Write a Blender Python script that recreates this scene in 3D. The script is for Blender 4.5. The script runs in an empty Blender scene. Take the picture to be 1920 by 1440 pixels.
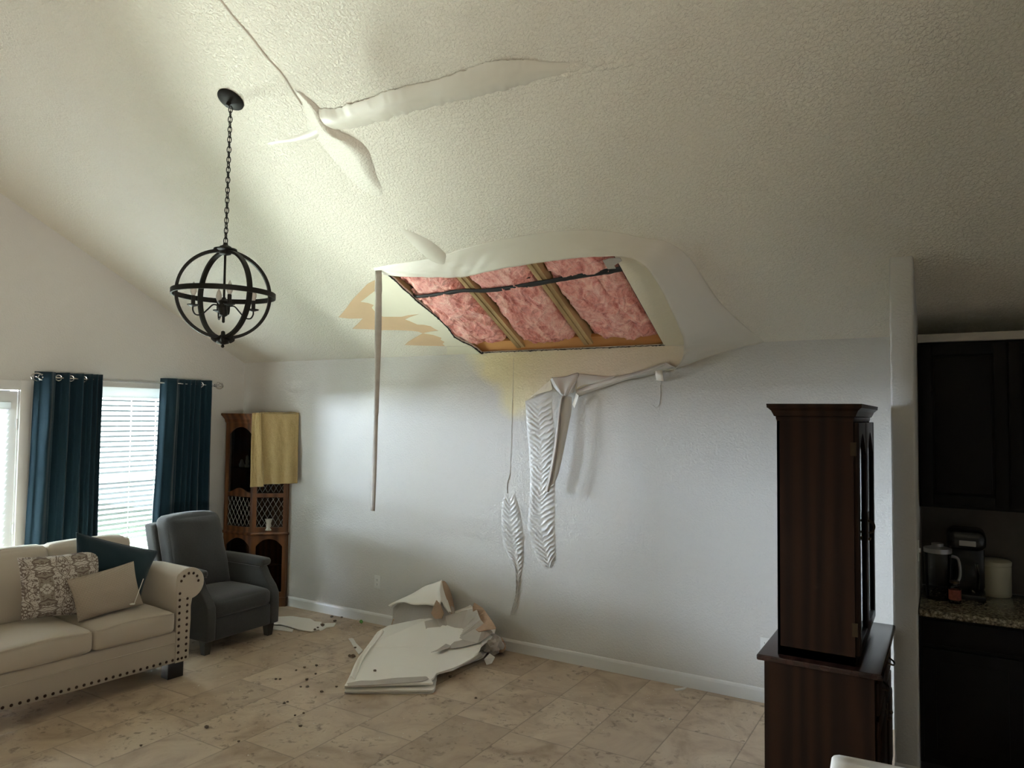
import bpy, bmesh, math, random
from mathutils import Vector, Matrix, noise
random.seed(7)
R = math.radians
SC = bpy.context.scene
COL = SC.collection
# ------------------------------------------------------------------ camera
CH = 1.9125                      # camera height
YAW, PITCH, ROLL, F = -0.537958304, 0.043624956, 0.0112691914, 1366.76715
fw = Vector((math.sin(YAW)*math.cos(PITCH), math.cos(YAW)*math.cos(PITCH), math.sin(PITCH)))
r0 = Vector((math.cos(YAW), -math.sin(YAW), 0)); u0 = r0.cross(fw)
RT = math.cos(ROLL)*r0 + math.sin(ROLL)*u0
UP = -math.sin(ROLL)*r0 + math.cos(ROLL)*u0
CP = Vector((0, 0, CH))
cam = bpy.data.cameras.new('camera'); camo = bpy.data.objects.new('camera', cam); COL.objects.link(camo)
cam.sensor_fit = 'HORIZONTAL'; cam.sensor_width = 36.0; cam.lens = F/1920*36.0; cam.clip_start = .05
camo.matrix_world = Matrix(((RT.x, UP.x, -fw.x, 0), (RT.y, UP.y, -fw.y, 0), (RT.z, UP.z, -fw.z, CH), (0, 0, 0, 1)))
SC.camera = camo
# ------------------------------------------------------------------ view
SC.view_settings.view_transform = 'Standard'; SC.view_settings.look = 'None'
SC.view_settings.gamma = 1; SC.view_settings.use_curve_mapping = False
SC.view_settings.exposure = 0.80
SC.cycles.use_denoising = True
SC.cycles.max_bounces = 8; SC.cycles.diffuse_bounces = 6; SC.cycles.transparent_max_bounces = 12
SC.cycles.sample_clamp_indirect = 6
# ------------------------------------------------------------------ world
W = bpy.data.worlds.new('daylight'); SC.world = W; W.use_nodes = True
bg = W.node_tree.nodes['Background']; bg.inputs[0].default_value = (.80, .90, .95, 1); bg.inputs[1].default_value = .28
# ------------------------------------------------------------------ daylight through the glazing of the left wall, plus an added fill
WX, D, H = -6.406, 5.183, 2.440
def area(name, loc, rot, sx, sy, power, color, spread=180):
    l = bpy.data.lights.new(name, 'AREA'); l.shape = 'RECTANGLE'; l.size = sx; l.size_y = sy
    l.energy = power; l.color = color; l.spread = R(spread)
    o = bpy.data.objects.new(name, l); COL.objects.link(o); o.location = loc
    d = Vector(rot).normalized(); o.rotation_euler = d.to_track_quat('-Z', 'Y').to_euler()
    return o
area('sky_over_patio', (WX-3.0, 3.6, 3.5), (1, -0.12, -.6), 4.4, 2.6, 8500, (.97, .99, 1.0))
area('added_wall_band_lamp', (WX-5.0, 1.0, 2.05), (1, 0.38, -.12), 4.4, .7, 6000, (.76, .82, 1.0))  # area lamp added outside, shaped to cast the band on the back wall
area('patio_bounce_light', (WX-.42, 3.2, .06), (.34, 0.0, 1), 5.0, .7, 2300, (.98, 1.0, .95))
area('added_side_fill', (6.3, -3.5, .30), (-1, .46, .22), 1.8, .9, 350, (1.0, .92, .80))  # fill lamp added outside the right wall to brighten the left side

# ------------------------------------------------------------------ geometry helpers
def ray(u, v): return fw + (u-960)/F*RT - (v-720)/F*UP
def on(u, v, ax, val):
    d = ray(u, v); return CP + d*((val-CP[ax])/d[ax])
def wall(u, v, off=0.0): return on(u, v, 1, D-off)
def floor(u, v, z=0.0): return on(u, v, 2, z)
CN = Vector((0, -.5, -1)).normalized()      # ceiling normal, pointing into the room
def ceil(u, v, off=0.0):
    d = ray(u, v); h = H - off*1.118034
    t = (h+.5*D-CP.z)/(d.z+.5*d.y); return CP + d*t
def cxy(x, y, off=0.0): return Vector((x, y, H+.5*(D-y))) + CN*off
def catmull(P, n, closed=False):
    P = [Vector(p) for p in P]; m = len(P); out = []
    segs = m if closed else m-1
    for i in range(n if closed else n):
        t = i/(n if closed else n-1)*segs; k = min(int(t), segs-1); f = t-k
        g = (lambda j: P[j % m]) if closed else (lambda j: P[max(0, min(m-1, j))])
        a, b, c, d = g(k-1), g(k), g(k+1), g(k+2)
        out.append(.5*((2*b)+(c-a)*f+(2*a-5*b+4*c-d)*f*f+(3*b-a-3*c+d)*f**3))
    return out
def lin(P, n):
    P = [Vector(p) for p in P]; L = [0]
    for a, b in zip(P, P[1:]): L.append(L[-1]+(b-a).length)
    out = []
    for i in range(n):
        s = L[-1]*i/(n-1); k = 0
        while k < len(P)-2 and L[k+1] < s: k += 1
        f = (s-L[k])/max(1e-9, L[k+1]-L[k]); out.append(P[k].lerp(P[k+1], max(0, min(1, f))))
    return out
class MB:
    """collects shapes into one mesh"""
    def __init__(s): s.v = []; s.f = []; s.m = []; s.cur = 0
    def add(s, vs, fs, T=None):
        b = len(s.v)
        s.v += [tuple(T @ Vector(v)) if T else tuple(v) for v in vs]
        s.f += [tuple(b+i for i in f) for f in fs]; s.m += [s.cur]*len(fs); return s
    def box(s, x0, x1, y0, y1, z0, z1, T=None):
        return s.add([(x, y, z) for x in (x0, x1) for y in (y0, y1) for z in (z0, z1)],
                     [(0, 1, 3, 2), (4, 6, 7, 5), (0, 4, 5, 1), (2, 3, 7, 6), (0, 2, 6, 4), (1, 5, 7, 3)], T)
    def bbox(s, x0, x1, y0, y1, z0, z1, r=.01, seg=2, T=None):
        bm = bmesh.new(); bmesh.ops.create_cube(bm, size=1)
        for v in bm.verts: v.co = Vector(((x0+x1)/2+v.co.x*(x1-x0), (y0+y1)/2+v.co.y*(y1-y0), (z0+z1)/2+v.co.z*(z1-z0)))
        bmesh.ops.bevel(bm, geom=bm.edges[:], offset=r, segments=seg, affect='EDGES', profile=.5)
        bm.verts.index_update(); s.add([v.co.copy() for v in bm.verts], [[v.index for v in f.verts] for f in bm.faces], T); bm.free(); return s
    def tube(s, P, r, n=8, closed=False, caps=True, flat=1.0, T=None):
        P = [Vector(p) for p in P]; m = len(P); rr = r if isinstance(r, (list, tuple)) else [r]*m
        vs = []; prev = None
        for i in range(m):
            if closed: t = (P[(i+1) % m]-P[i-1])
            else: t = P[min(m-1, i+1)]-P[max(0, i-1)]
            t = t.normalized() if t.length > 1e-9 else Vector((0, 0, 1))
            if prev is None:
                a = Vector((0, 0, 1)) if abs(t.z) < .9 else Vector((1, 0, 0)); a = (a-a.dot(t)*t).normalized()
            else:
                a = prev-prev.dot(t)*t; a = a.normalized() if a.length > 1e-6 else t.orthogonal().normalized()
            prev = a; b = t.cross(a)
            for j in range(n):
                q = 2*math.pi*j/n; vs.append(P[i]+a*(math.cos(q)*rr[i])+b*(math.sin(q)*rr[i]*flat))
        fs = []
        for i in range(m if closed else m-1):
            for j in range(n):
                i2 = (i+1) % m; fs.append((i*n+j, i*n+(j+1) % n, i2*n+(j+1) % n, i2*n+j))
        if caps and not closed: fs += [tuple(range(n))[::-1], tuple((m-1)*n+j for j in range(n))]
        return s.add(vs, fs, T)
    def lathe(s, prof, n=24, T=None, cap=True):
        vs = []; fs = []; m = len(prof)
        for (r, z) in prof:
            for j in range(n): q = 2*math.pi*j/n; vs.append((max(r, 1e-4)*math.cos(q), max(r, 1e-4)*math.sin(q), z))
        for i in range(m-1):
            for j in range(n): fs.append((i*n+j, i*n+(j+1) % n, (i+1)*n+(j+1) % n, (i+1)*n+j))
        if cap: fs += [tuple(range(n))[::-1], tuple((m-1)*n+j for j in range(n))]
        return s.add(vs, fs, T)
    def prism(s, pts, vec, T=None):
        """closed planar outline (3D points) extruded by vec"""
        vec = Vector(vec); pts = [Vector(p) for p in pts]; n = len(pts)
        bm = bmesh.new(); vs = [bm.verts.new(p) for p in pts]
        es = [bm.edges.new((vs[i], vs[(i+1) % n])) for i in range(n)]
        bm.verts.index_update()
        bmesh.ops.triangle_fill(bm, use_beauty=True, use_dissolve=False, edges=es)
        bm.verts.index_update()
        fs = [[v.index for v in f.verts] for f in bm.faces]; bm.free()
        V = pts + [p+vec for p in pts]
        F_ = fs + [[n+i for i in f[::-1]] for f in fs] + [(i, (i+1) % n, n+(i+1) % n, n+i) for i in range(n)]
        return s.add(V, F_, T)
    def grid(s, rows, closed=False, T=None):
        m = len(rows); n = len(rows[0]); vs = [p for r in rows for p in r]; fs = []
        for i in range(m-1):
            for j in range(n if closed else n-1):
                j2 = (j+1) % n; fs.append((i*n+j, i*n+j2, (i+1)*n+j2, (i+1)*n+j))
        return s.add(vs, fs, T)
    def ball(s, c, rx, ry=None, rz=None, n=12, T=None):
        ry = ry or rx; rz = rz or rx; rows = []
        for i in range(n//2+1):
            a = math.pi*i/(n//2); rows.append([(c[0]+rx*max(1e-4, math.sin(a))*math.cos(2*math.pi*j/n), c[1]+ry*max(1e-4, math.sin(a))*math.sin(2*math.pi*j/n), c[2]+rz*math.cos(a)) for j in range(n)])
        return s.grid(rows, True, T)
    def soft(s, x0, x1, y0, y1, z0, z1, r=.05, bul=(0, 0, .02), n=10, fn=None, T=None):
        """rounded, bulging cushion block"""
        c = Vector(((x0+x1)/2, (y0+y1)/2, (z0+z1)/2)); h = Vector(((x1-x0)/2, (y1-y0)/2, (z1-z0)/2))
        bm = bmesh.new(); bmesh.ops.create_cube(bm, size=2)
        bmesh.ops.subdivide_edges(bm, edges=bm.edges[:], cuts=n, use_grid_fill=True)
        for v in bm.verts:
            # push grid lines towards the edges so the rounding has enough rings
            u = Vector([math.sin(q*math.pi/2) for q in v.co]); p = Vector((u.x*h.x, u.y*h.y, u.z*h.z))
            q = Vector([max(-(h[i]-r), min(h[i]-r, p[i])) for i in range(3)]); d = p-q
            if d.length > 1e-6: p = q+d.normalized()*r
            b = [(1-u.y**2)*(1-u.z**2), (1-u.x**2)*(1-u.z**2), (1-u.x**2)*(1-u.y**2)]
            for i in range(3): p[i] += u[i]*bul[i]*b[i]
            p = c+p
            if fn: p = fn(p, u)
            v.co = p
        bm.verts.index_update(); s.add([v.co.copy() for v in bm.verts], [[v.index for v in f.verts] for f in bm.faces], T); bm.free(); return s
    def build(s, name, mat, parent=None, smooth=35, loc=None, solid=0, sub=0):
        me = bpy.data.meshes.new(name); me.from_pydata([tuple(v) for v in s.v], [], s.f)
        for m_ in (mat if isinstance(mat, (list, tuple)) else [mat]): me.materials.append(m_)
        if any(s.m): me.polygons.foreach_set('material_index', s.m)
        bm = bmesh.new(); bm.from_mesh(me); bmesh.ops.recalc_face_normals(bm, faces=bm.faces[:]); bm.to_mesh(me); bm.free()
        if smooth:
            me.polygons.foreach_set('use_smooth', [True]*len(me.polygons)); me.set_sharp_from_angle(angle=R(smooth))
        o = bpy.data.objects.new(name, me); COL.objects.link(o)
        if parent: o.parent = parent
        if loc is not None: o.location = loc
        if solid:
            md = o.modifiers.new('thickness', 'SOLIDIFY'); md.thickness = solid; md.offset = 0
        if sub:
            md = o.modifiers.new('smooth', 'SUBSURF'); md.levels = sub; md.render_levels = sub
        return o
def tag(o, label, cat, group=None, kind=None):
    o['label'] = label; o['category'] = cat
    if group: o['group'] = group
    if kind: o['kind'] = kind
    return o
def thing(name, label, cat, loc=(0, 0, 0), rz=0, group=None):
    o = bpy.data.objects.new(name, None); COL.objects.link(o); o.location = loc; o.rotation_euler = (0, 0, rz)
    o.empty_display_size = .05; return tag(o, label, cat, group)
def struct(o): o['kind'] = 'structure'; return o
def shift(loc, rz=0): return Matrix.Translation(Vector(loc)) @ Matrix.Rotation(rz, 4, 'Z')
def fbm(p, s=1.0, o=4): return noise.fractal(Vector(p)*s, 1.0, 2.0, o)

# ------------------------------------------------------------------ materials
class NT:
    def __init__(s, name):
        s.mat = bpy.data.materials.new(name); s.mat.use_nodes = True; s.t = s.mat.node_tree; s.b = s.t.nodes['Principled BSDF']
        s.co = None
    def n(s, kind, **kw):
        nd = s.t.nodes.new(kind)
        for k, v in kw.items():
            if k.startswith('i_'):
                key = k[2:]; key = int(key) if key.isdigit() else key.replace('_', ' ')
                inp = nd.inputs[key]
                if isinstance(v, bpy.types.NodeSocket): s.t.links.new(v, inp)
                else: inp.default_value = v
            else: setattr(nd, k, v)
        return nd
    def coord(s, which='Object', scale=(1, 1, 1), rot=(0, 0, 0)):
        c = s.n('ShaderNodeTexCoord'); m = s.n('ShaderNodeMapping'); s.t.links.new(c.outputs[which], m.inputs[0])
        m.inputs['Scale'].default_value = scale; m.inputs['Rotation'].default_value = rot; return m.outputs[0]
    def noise(s, vec, scale, detail=3, rough=.5, dist=0):
        return s.n('ShaderNodeTexNoise', i_Vector=vec, i_Scale=scale, i_Detail=detail, i_Roughness=rough, i_Distortion=dist).outputs[0]
    def math(s, op, a, b=None, c=None, clamp=False):
        nd = s.n('ShaderNodeMath', operation=op, use_clamp=clamp)
        for i, x in enumerate((a, b, c)):
            if x is None: continue
            if isinstance(x, bpy.types.NodeSocket): s.t.links.new(x, nd.inputs[i])
            else: nd.inputs[i].default_value = x
        return nd.outputs[0]
    def ramp(s, fac, stops, interp='LINEAR'):
        nd = s.n('ShaderNodeValToRGB'); s.t.links.new(fac, nd.inputs[0]); cr = nd.color_ramp; cr.interpolation = interp
        while len(cr.elements) < len(stops): cr.elements.new(.5)
        for e, (p, c) in zip(cr.elements, stops): e.position = p; e.color = (*c, 1) if len(c) == 3 else c
        return nd.outputs[0]
    def mix(s, fac, a, b, mode='MIX'):
        nd = s.n('ShaderNodeMix', data_type='RGBA', blend_type=mode)
        for i, x in ((0, fac), (6, a), (7, b)):
            if isinstance(x, bpy.types.NodeSocket): s.t.links.new(x, nd.inputs[i])
            else: nd.inputs[i].default_value = x if i == 0 else ((*x, 1) if len(x) == 3 else x)
        return nd.outputs[2]
    def col(s, c):
        if isinstance(c, bpy.types.NodeSocket): s.t.links.new(c, s.b.inputs['Base Color'])
        else: s.b.inputs['Base Color'].default_value = (*c, 1)
    def set(s, **kw):
        for k, v in kw.items():
            inp = s.b.inputs[k.replace('_', ' ')]
            if isinstance(v, bpy.types.NodeSocket): s.t.links.new(v, inp)
            else: inp.default_value = v
        return s
    def bump(s, h, strength=.5, dist=.01):
        nd = s.n('ShaderNodeBump', i_Strength=strength, i_Distance=dist, i_Height=h); s.t.links.new(nd.outputs[0], s.b.inputs['Normal'])
def plain(name, c, rough=.5, metal=0, var=.12, vs=8, bump=0, bs=60, bd=.004, **kw):
    m = NT(name); co = m.coord()
    n = m.noise(co, vs, 4)
    m.col(m.mix(n, tuple(x*(1-var) for x in c), tuple(min(1, x*(1+var)) for x in c)))
    m.set(Roughness=rough, Metallic=metal, **kw)
    if bump: m.bump(m.noise(co, bs, 3), bump, bd)
    return m.mat
def textured_paint(name, c, strength=.35, stain=False, smooth=False, rough=.55):
    m = NT(name); co = m.coord()
    base = m.mix(m.noise(co, 1.2, 3), tuple(x*.965 for x in c), tuple(min(1, x*1.03) for x in c))
    if stain:
        a = m.n('ShaderNodeAttribute', attribute_name='stain', attribute_type='GEOMETRY')
        sep = m.n('ShaderNodeSeparateColor', i_0=a.outputs['Color'])
        wob = m.math('ADD', sep.outputs[0], m.math('MULTIPLY', m.math('SUBTRACT', m.noise(co, 14, 4), .5), .35))
        k = m.math('MULTIPLY', m.math('SMOOTH_MIN', m.math('MULTIPLY', sep.outputs[0], 1.6), 1.0, .1), 1.0, clamp=True)
        creamy = m.mix(sep.outputs[1], (.74, .66, .38), (.72, .61, .46))
        base = m.mix(m.math('MULTIPLY', k, .9), base, creamy)
    m.col(base); m.set(Roughness=rough)
    if not smooth:
        f = m.ramp(m.noise(co, 70, 3, .55, .4), [(.40, (0, 0, 0)), (.66, (1, 1, 1))])
        m.bump(f, strength, .006)
    else:
        m.bump(m.noise(co, 5, 2), .08, .01)
    return m.mat
def oak(name, dark, light, scale=1.0, rough=.35, axis='Z', bump=.12):
    m = NT(name); sc = (14, 14, 1.1) if axis == 'Z' else ((1.1, 14, 14) if axis == 'X' else (14, 1.1, 14))
    co = m.coord(scale=tuple(x*scale for x in sc))
    n1 = m.noise(co, 1.3, 4, .6, 1.2)
    w = m.n('ShaderNodeTexWave', i_Vector=m.coord(scale=tuple(x*scale*.16 for x in sc)), i_Scale=1.6, i_Distortion=7.0, i_Detail=3.0, i_Detail_Scale=1.2).outputs['Fac']
    f = m.math('MULTIPLY_ADD', w, .55, m.math('MULTIPLY', n1, .45))
    m.col(m.ramp(f, [(.2, dark), (.75, light)])); m.set(Roughness=rough); m.bump(n1, bump, .003)
    return m.mat
def fabric(name, c, rough=.9, ws=260, var=.18, bump=.35, big=3, sheen=.25):
    m = NT(name); co = m.coord()
    w = m.noise(co, ws, 2, .6); b = m.noise(co, big, 3)
    f = m.math('ADD', m.math('MULTIPLY', w, .7), m.math('MULTIPLY', b, .3))
    m.col(m.mix(f, tuple(x*(1-var) for x in c), tuple(min(1, x*(1+var)) for x in c)))
    m.set(Roughness=rough, Sheen_Weight=sheen, Sheen_Roughness=.5); m.b.inputs['Specular IOR Level'].default_value = .2
    m.bump(w, bump, .002); return m.mat

M = {}
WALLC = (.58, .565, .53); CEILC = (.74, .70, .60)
M['wall'] = textured_paint('wall_paint', WALLC, .30, stain=True)
M['wall_plain'] = textured_paint('wall_paint_plain', WALLC, .22)
M['wall_loose'] = textured_paint('loose_wall_paint', WALLC, smooth=True, rough=.42)
M['ceiling'] = textured_paint('ceiling_paint', CEILC, .75)
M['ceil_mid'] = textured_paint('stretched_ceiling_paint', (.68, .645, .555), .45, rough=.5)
M['ceil_loose_shaded'] = textured_paint('shaded_loose_ceiling_paint', (.62, .585, .50), smooth=True, rough=.42)  # darker than the ceiling paint: shade of the sags put into the colour
M['bare'] = plain('bare_drywall_face', (.72, .69, .55), .75, var=.08, vs=4, bump=.25, bs=70)
M['bare2'] = plain('bare_textured_ceiling', (.76, .70, .56), .75, var=.06, vs=4, bump=.4, bs=60, bd=.006)
M['tan'] = plain('brown_board_paper', (.60, .42, .25), .8, var=.07, vs=6)
M['paper'] = plain('grey_board_paper', (.43, .39, .34), .8, var=.12, vs=9, bump=.2, bs=40)
M['brown_paper'] = plain('torn_brown_paper', (.40, .27, .18), .85, var=.25, vs=14, bump=.5, bs=40, bd=.01)
M['tape'] = plain('joint_tape', (.36, .32, .28), .7, var=.3, vs=12)
M['gypsum'] = plain('gypsum_core', (.70, .68, .63), .85, var=.1, vs=12, bump=.4, bs=50, bd=.006)
M['white_face'] = plain('painted_board_face', (.86, .83, .76), .5, var=.02, vs=2, bump=.05, bs=6)
M['crumb'] = plain('plaster_crumb', (.62, .58, .50), .85, var=.2, vs=20)
M['clump'] = plain('dark_clump', (.13, .10, .07), .9, var=.3, vs=60, bump=.5, bs=90)
M['green'] = plain('green_felt', (.12, .30, .08), .9, var=.2, vs=30)
M['black'] = plain('black_edge', (.012, .012, .013), .7, var=.3)
M['trim'] = plain('white_trim', (.66, .655, .63), .35, var=.03, vs=3)
def mk_blind():
    m = NT('white_blind'); m.col(m.mix(m.noise(m.coord(), 3), (.80, .82, .81), (.84, .86, .85))); m.set(Roughness=.35)
    tr = m.n('ShaderNodeBsdfTranslucent', i_Color=(.86, .88, .87, 1)); mx = m.n('ShaderNodeMixShader', i_0=.28)
    m.t.links.new(m.b.outputs[0], mx.inputs[1]); m.t.links.new(tr.outputs[0], mx.inputs[2]); m.t.links.new(mx.outputs[0], m.t.nodes['Material Output'].inputs[0]); return m.mat
M['blind'] = mk_blind()
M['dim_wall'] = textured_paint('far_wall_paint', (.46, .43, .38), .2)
M['backsplash'] = plain('dark_backsplash', (.06, .05, .04), .4, var=.3, vs=12)
M['iron'] = plain('black_iron', (.010, .009, .007), .55, 0.0, var=.3, vs=20, bump=.15, bs=80)
M['bulb'] = plain('frosted_bulb', (.62, .57, .50), .25, var=.03, Transmission_Weight=.35)
M['chrome'] = plain('polished_nickel', (.62, .62, .62), .16, 1.0, var=.03)
M['teal'] = fabric('teal_velvet', (.0014, .018, .030), .75, 90, .25, .1, 3, sheen=.15)
M['teal_in'] = fabric('teal_velvet_dark', (.006, .035, .050), .85, 90, .25, .1)
M['sofa'] = fabric('oatmeal_linen', (.46, .40, .325), .9, 420, .10, .25)
M['cuff'] = fabric('beige_waffle', (.42, .35, .28), .9, 300, .1, .2)
M['nail'] = plain('bronze_nail', (.055, .032, .022), .35, .8, var=.2, vs=40)
M['darkleg'] = plain('black_wood_leg', (.012, .010, .009), .4, var=.2)
M['grey'] = fabric('charcoal_chenille', (.044, .044, .044), .95, 160, .55, .6, 5)
M['silver'] = plain('silver_stitch', (.35, .35, .35), .4, .6)
M['tealpillow'] = fabric('dark_teal_cotton', (.008, .022, .030), .9, 300, .2, .2)
M['stick'] = plain('white_plastic', (.75, .73, .68), .4, var=.03)
M['oak'] = oak('honey_oak', (.048, .016, .005), (.125, .048, .016))
M['dkoak'] = oak('dark_stained_oak', (.008, .0030, .0010), (.019, .0068, .0022), rough=.42)
M['dkoak'].node_tree.nodes['Principled BSDF'].inputs['Specular IOR Level'].default_value = .18
M['dkoak_top'] = oak('dark_oak_top', (.012, .005, .004), (.028, .012, .008), rough=.22, axis='Y')
M['towel'] = fabric('mustard_terry', (.36, .265, .12), .95, 110, .4, 1.0, 6)
M['brass'] = plain('antique_brass', (.07, .05, .028), .35, .9, var=.2, vs=30)
M['lead'] = plain('leaded_came', (.35, .35, .34), .35, .8, var=.1)
M['china'] = plain('pale_china', (.50, .48, .42), .3, var=.06, vs=10)
M['wood_raw'] = oak('raw_pine', (.30, .19, .08), (.50, .35, .17), .6, .7, axis='Y')
M['plate'] = oak('top_plate_pine', (.42, .17, .05), (.60, .30, .10), .6, .65, axis='X')
M['deck'] = plain('roof_decking', (.06, .035, .02), .9, var=.4, vs=6)
M['espresso'] = plain('espresso_cabinet', (.004, .0032, .0028), .5, var=.3, vs=4)
for k_ in ('espresso', 'iron'): M[k_].node_tree.nodes['Principled BSDF'].inputs['Specular IOR Level'].default_value = .18
M['appliance'] = plain('black_appliance', (.012, .012, .013), .25, var=.1)
M['canister'] = plain('cream_stoneware', (.50, .48, .36), .35, var=.05)
M['chairfab'] = fabric('cream_upholstery', (.50, .47, .41), .9, 300, .08, .2)
M['patio'] = plain('patio_grass', (.07, .10, .05), .9, var=.1, vs=3)
def mk_glass(name='clear_glass', tint=(.92, .96, .95)):
    m = NT(name); t = m.t; t.nodes.remove(m.b)
    tr = m.n('ShaderNodeBsdfTransparent', i_Color=(*tint, 1)); gl = m.n('ShaderNodeBsdfGlossy', i_Roughness=.03)
    lw = m.n('ShaderNodeLayerWeight', i_Blend=.25); mx = m.n('ShaderNodeMixShader', i_0=lw.outputs[0])
    nz = m.noise(m.coord(), 3); t.links.new(nz, tr.inputs['Color']) if False else None
    t.links.new(tr.outputs[0], mx.inputs[1]); t.links.new(gl.outputs[0], mx.inputs[2]); t.links.new(mx.outputs[0], t.nodes['Material Output'].inputs[0])
    return m.mat
M['glass'] = mk_glass(); M['dimglass'] = mk_glass('cabinet_glass', (.72, .72, .70))
def mk_insulation():
    m = NT('pink_fibreglass'); co = m.coord(); c2 = m.coord(scale=(1, .55, .8), rot=(0, 0, .5))
    a = m.noise(c2, 9, 6, .62, 1.4); b = m.noise(co, 60, 3, .6, 1.0)
    f = m.math('ADD', m.math('MULTIPLY', a, .75), m.math('MULTIPLY', b, .25))
    m.col(m.ramp(f, [(.34, (.50, .13, .11)), (.48, (.84, .36, .31)), (.62, (1.0, .64, .55))]))
    m.set(Roughness=.95, Sheen_Weight=.3); m.b.inputs['Specular IOR Level'].default_value = .1
    m.bump(f, .9, .03); return m.mat
M['pink'] = mk_insulation()
def mk_floor():
    m = NT('travertine_tile'); co = m.coord()
    sp = m.n('ShaderNodeSeparateXYZ', i_0=co); X, Y = sp.outputs[0], sp.outputs[1]
    tw, tl = .4175, .64
    cx = m.math('DIVIDE', m.math('ADD', X, 3.1325+tw*20), tw); ci = m.math('FLOOR', cx); fx = m.math('FRACT', cx)
    wn = m.n('ShaderNodeTexWhiteNoise', noise_dimensions='1D', i_W=ci).outputs[0]
    cy = m.math('DIVIDE', m.math('ADD', m.math('ADD', Y, 20.0-3.617), m.math('MULTIPLY', wn, .62)), tl); ri = m.math('FLOOR', cy); fy = m.math('FRACT', cy)
    # each long tile of some courses is split once more
    w2 = m.n('ShaderNodeTexWhiteNoise', noise_dimensions='3D', i_Vector=m.n('ShaderNodeCombineXYZ', i_0=ci, i_1=ri, i_2=3.0).outputs[0])
    dx = m.math('MULTIPLY', m.math('MINIMUM', fx, m.math('SUBTRACT', 1.0, fx)), tw)
    dy = m.math('MULTIPLY', m.math('MINIMUM', fy, m.math('SUBTRACT', 1.0, fy)), tl)
    d = m.math('MINIMUM', dx, dy)
    grout = m.ramp(d, [(.0018, (1, 1, 1)), (.0042, (0, 0, 0))])
    tv = w2.outputs['Value']
    offs = m.n('ShaderNodeVectorMath', operation='MULTIPLY', i_0=w2.outputs['Color'], i_1=(9, 9, 9)).outputs[0]
    pv = m.n('ShaderNodeVectorMath', operation='ADD', i_0=co, i_1=offs).outputs[0]
    cloud = m.noise(pv, 3.2, 6, .62, .8)
    base = m.ramp(cloud, [(.30, (.31, .22, .14)), (.48, (.48, .37, .265)), (.68, (.60, .49, .36))])
    base = m.mix(m.math('MULTIPLY', tv, .55), base, (.33, .245, .165))
    pit = m.ramp(m.noise(pv, 17, 5, .68, .6), [(.55, (0, 0, 0)), (.65, (1, 1, 1))])
    reg = m.ramp(m.noise(pv, 2.2, 2), [(.42, (0, 0, 0)), (.56, (1, 1, 1))])
    pits = m.math('MULTIPLY', pit, reg)
    base = m.mix(m.math('MULTIPLY', pits, .72), base, (.13, .09, .055))
    dust = m.ramp(m.noise(co, 90, 3, .7), [(.66, (0, 0, 0)), (.72, (1, 1, 1))])
    base = m.mix(m.math('MULTIPLY', dust, .35), base, (.55, .5, .42))
    m.col(m.mix(m.math('MULTIPLY', grout, .75), base, (.11, .085, .06)))
    m.set(Roughness=m.math('ADD', .38, m.math('MULTIPLY', cloud, .25)))
    m.bump(m.math('SUBTRACT', 1.0, m.math('MAXIMUM', grout, m.math('MULTIPLY', pits, .6))), .35, .003)
    return m.mat
M['floor'] = mk_floor()
def mk_granite():
    m = NT('speckled_granite'); co = m.coord()
    m.col(m.ramp(m.noise(co, 70, 4, .7), [(.35, (.03, .025, .02)), (.5, (.16, .14, .09)), (.65, (.42, .38, .28))])); m.set(Roughness=.2); return m.mat
M['granite'] = mk_granite()
def mk_damask():
    m = NT('damask_print'); co = m.coord()
    sp = m.n('ShaderNodeSeparateXYZ', i_0=co)
    mir = m.n('ShaderNodeCombineXYZ', i_0=0.0, i_1=m.math('PINGPONG', sp.outputs[1], .115), i_2=m.math('PINGPONG', sp.outputs[2], .13)).outputs[0]
    n = m.noise(mir, 17, 2, .45, 1.8); n2 = m.noise(mir, 34, 2, .5, 2.5)
    a = m.ramp(m.math('ABSOLUTE', m.math('SUBTRACT', n, .50)), [(.030, (1, 1, 1)), (.045, (0, 0, 0))])
    a2 = m.ramp(n2, [(.60, (0, 0, 0)), (.62, (1, 1, 1))])
    big = m.ramp(m.noise(mir, 9, 1, .3, .4), [(.56, (0, 0, 0)), (.575, (1, 1, 1))])
    c = m.mix(big, (.50, .455, .40), (.27, .235, .19)); c = m.mix(m.math('MULTIPLY', m.math('MAXIMUM', a, a2), .9), c, (.12, .08, .06))
    m.col(c); m.set(Roughness=.9); m.bump(m.noise(co, 300), .2, .002); return m.mat
M['damask'] = mk_damask()
def mk_waffle():
    m = NT('quilted_beige'); co = m.coord(); sx_ = m.n('ShaderNodeSeparateXYZ', i_0=m.coord(rot=(R(-14), 0, 0))); SY_, SZ_ = sx_.outputs[1], sx_.outputs[2]
    w = m.n('ShaderNodeTexBrick', i_Vector=m.n('ShaderNodeCombineXYZ', i_0=SY_, i_1=SZ_).outputs[0], i_Scale=22.0, i_Mortar_Size=.03, i_Mortar_Smooth=1.0)
    m.col(m.mix(w.outputs['Fac'], (.40, .335, .265), (.31, .25, .20))); m.set(Roughness=.9)
    m.bump(m.math('SUBTRACT', 1.0, w.outputs['Fac']), .6, .006); return m.mat
M['waffle'] = mk_waffle()

# ================================================================== THE ROOM
XR, YR = 3.5, -3.9
RY = .6; RZ = H+.5*(D-RY)           # ridge of the vaulted ceiling
REARH = RZ-.5*(RY-YR)
struct(MB().box(WX-.15, XR+.15, YR-.15, D+.15, -.12, 0).build('floor', M['floor']))
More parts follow.
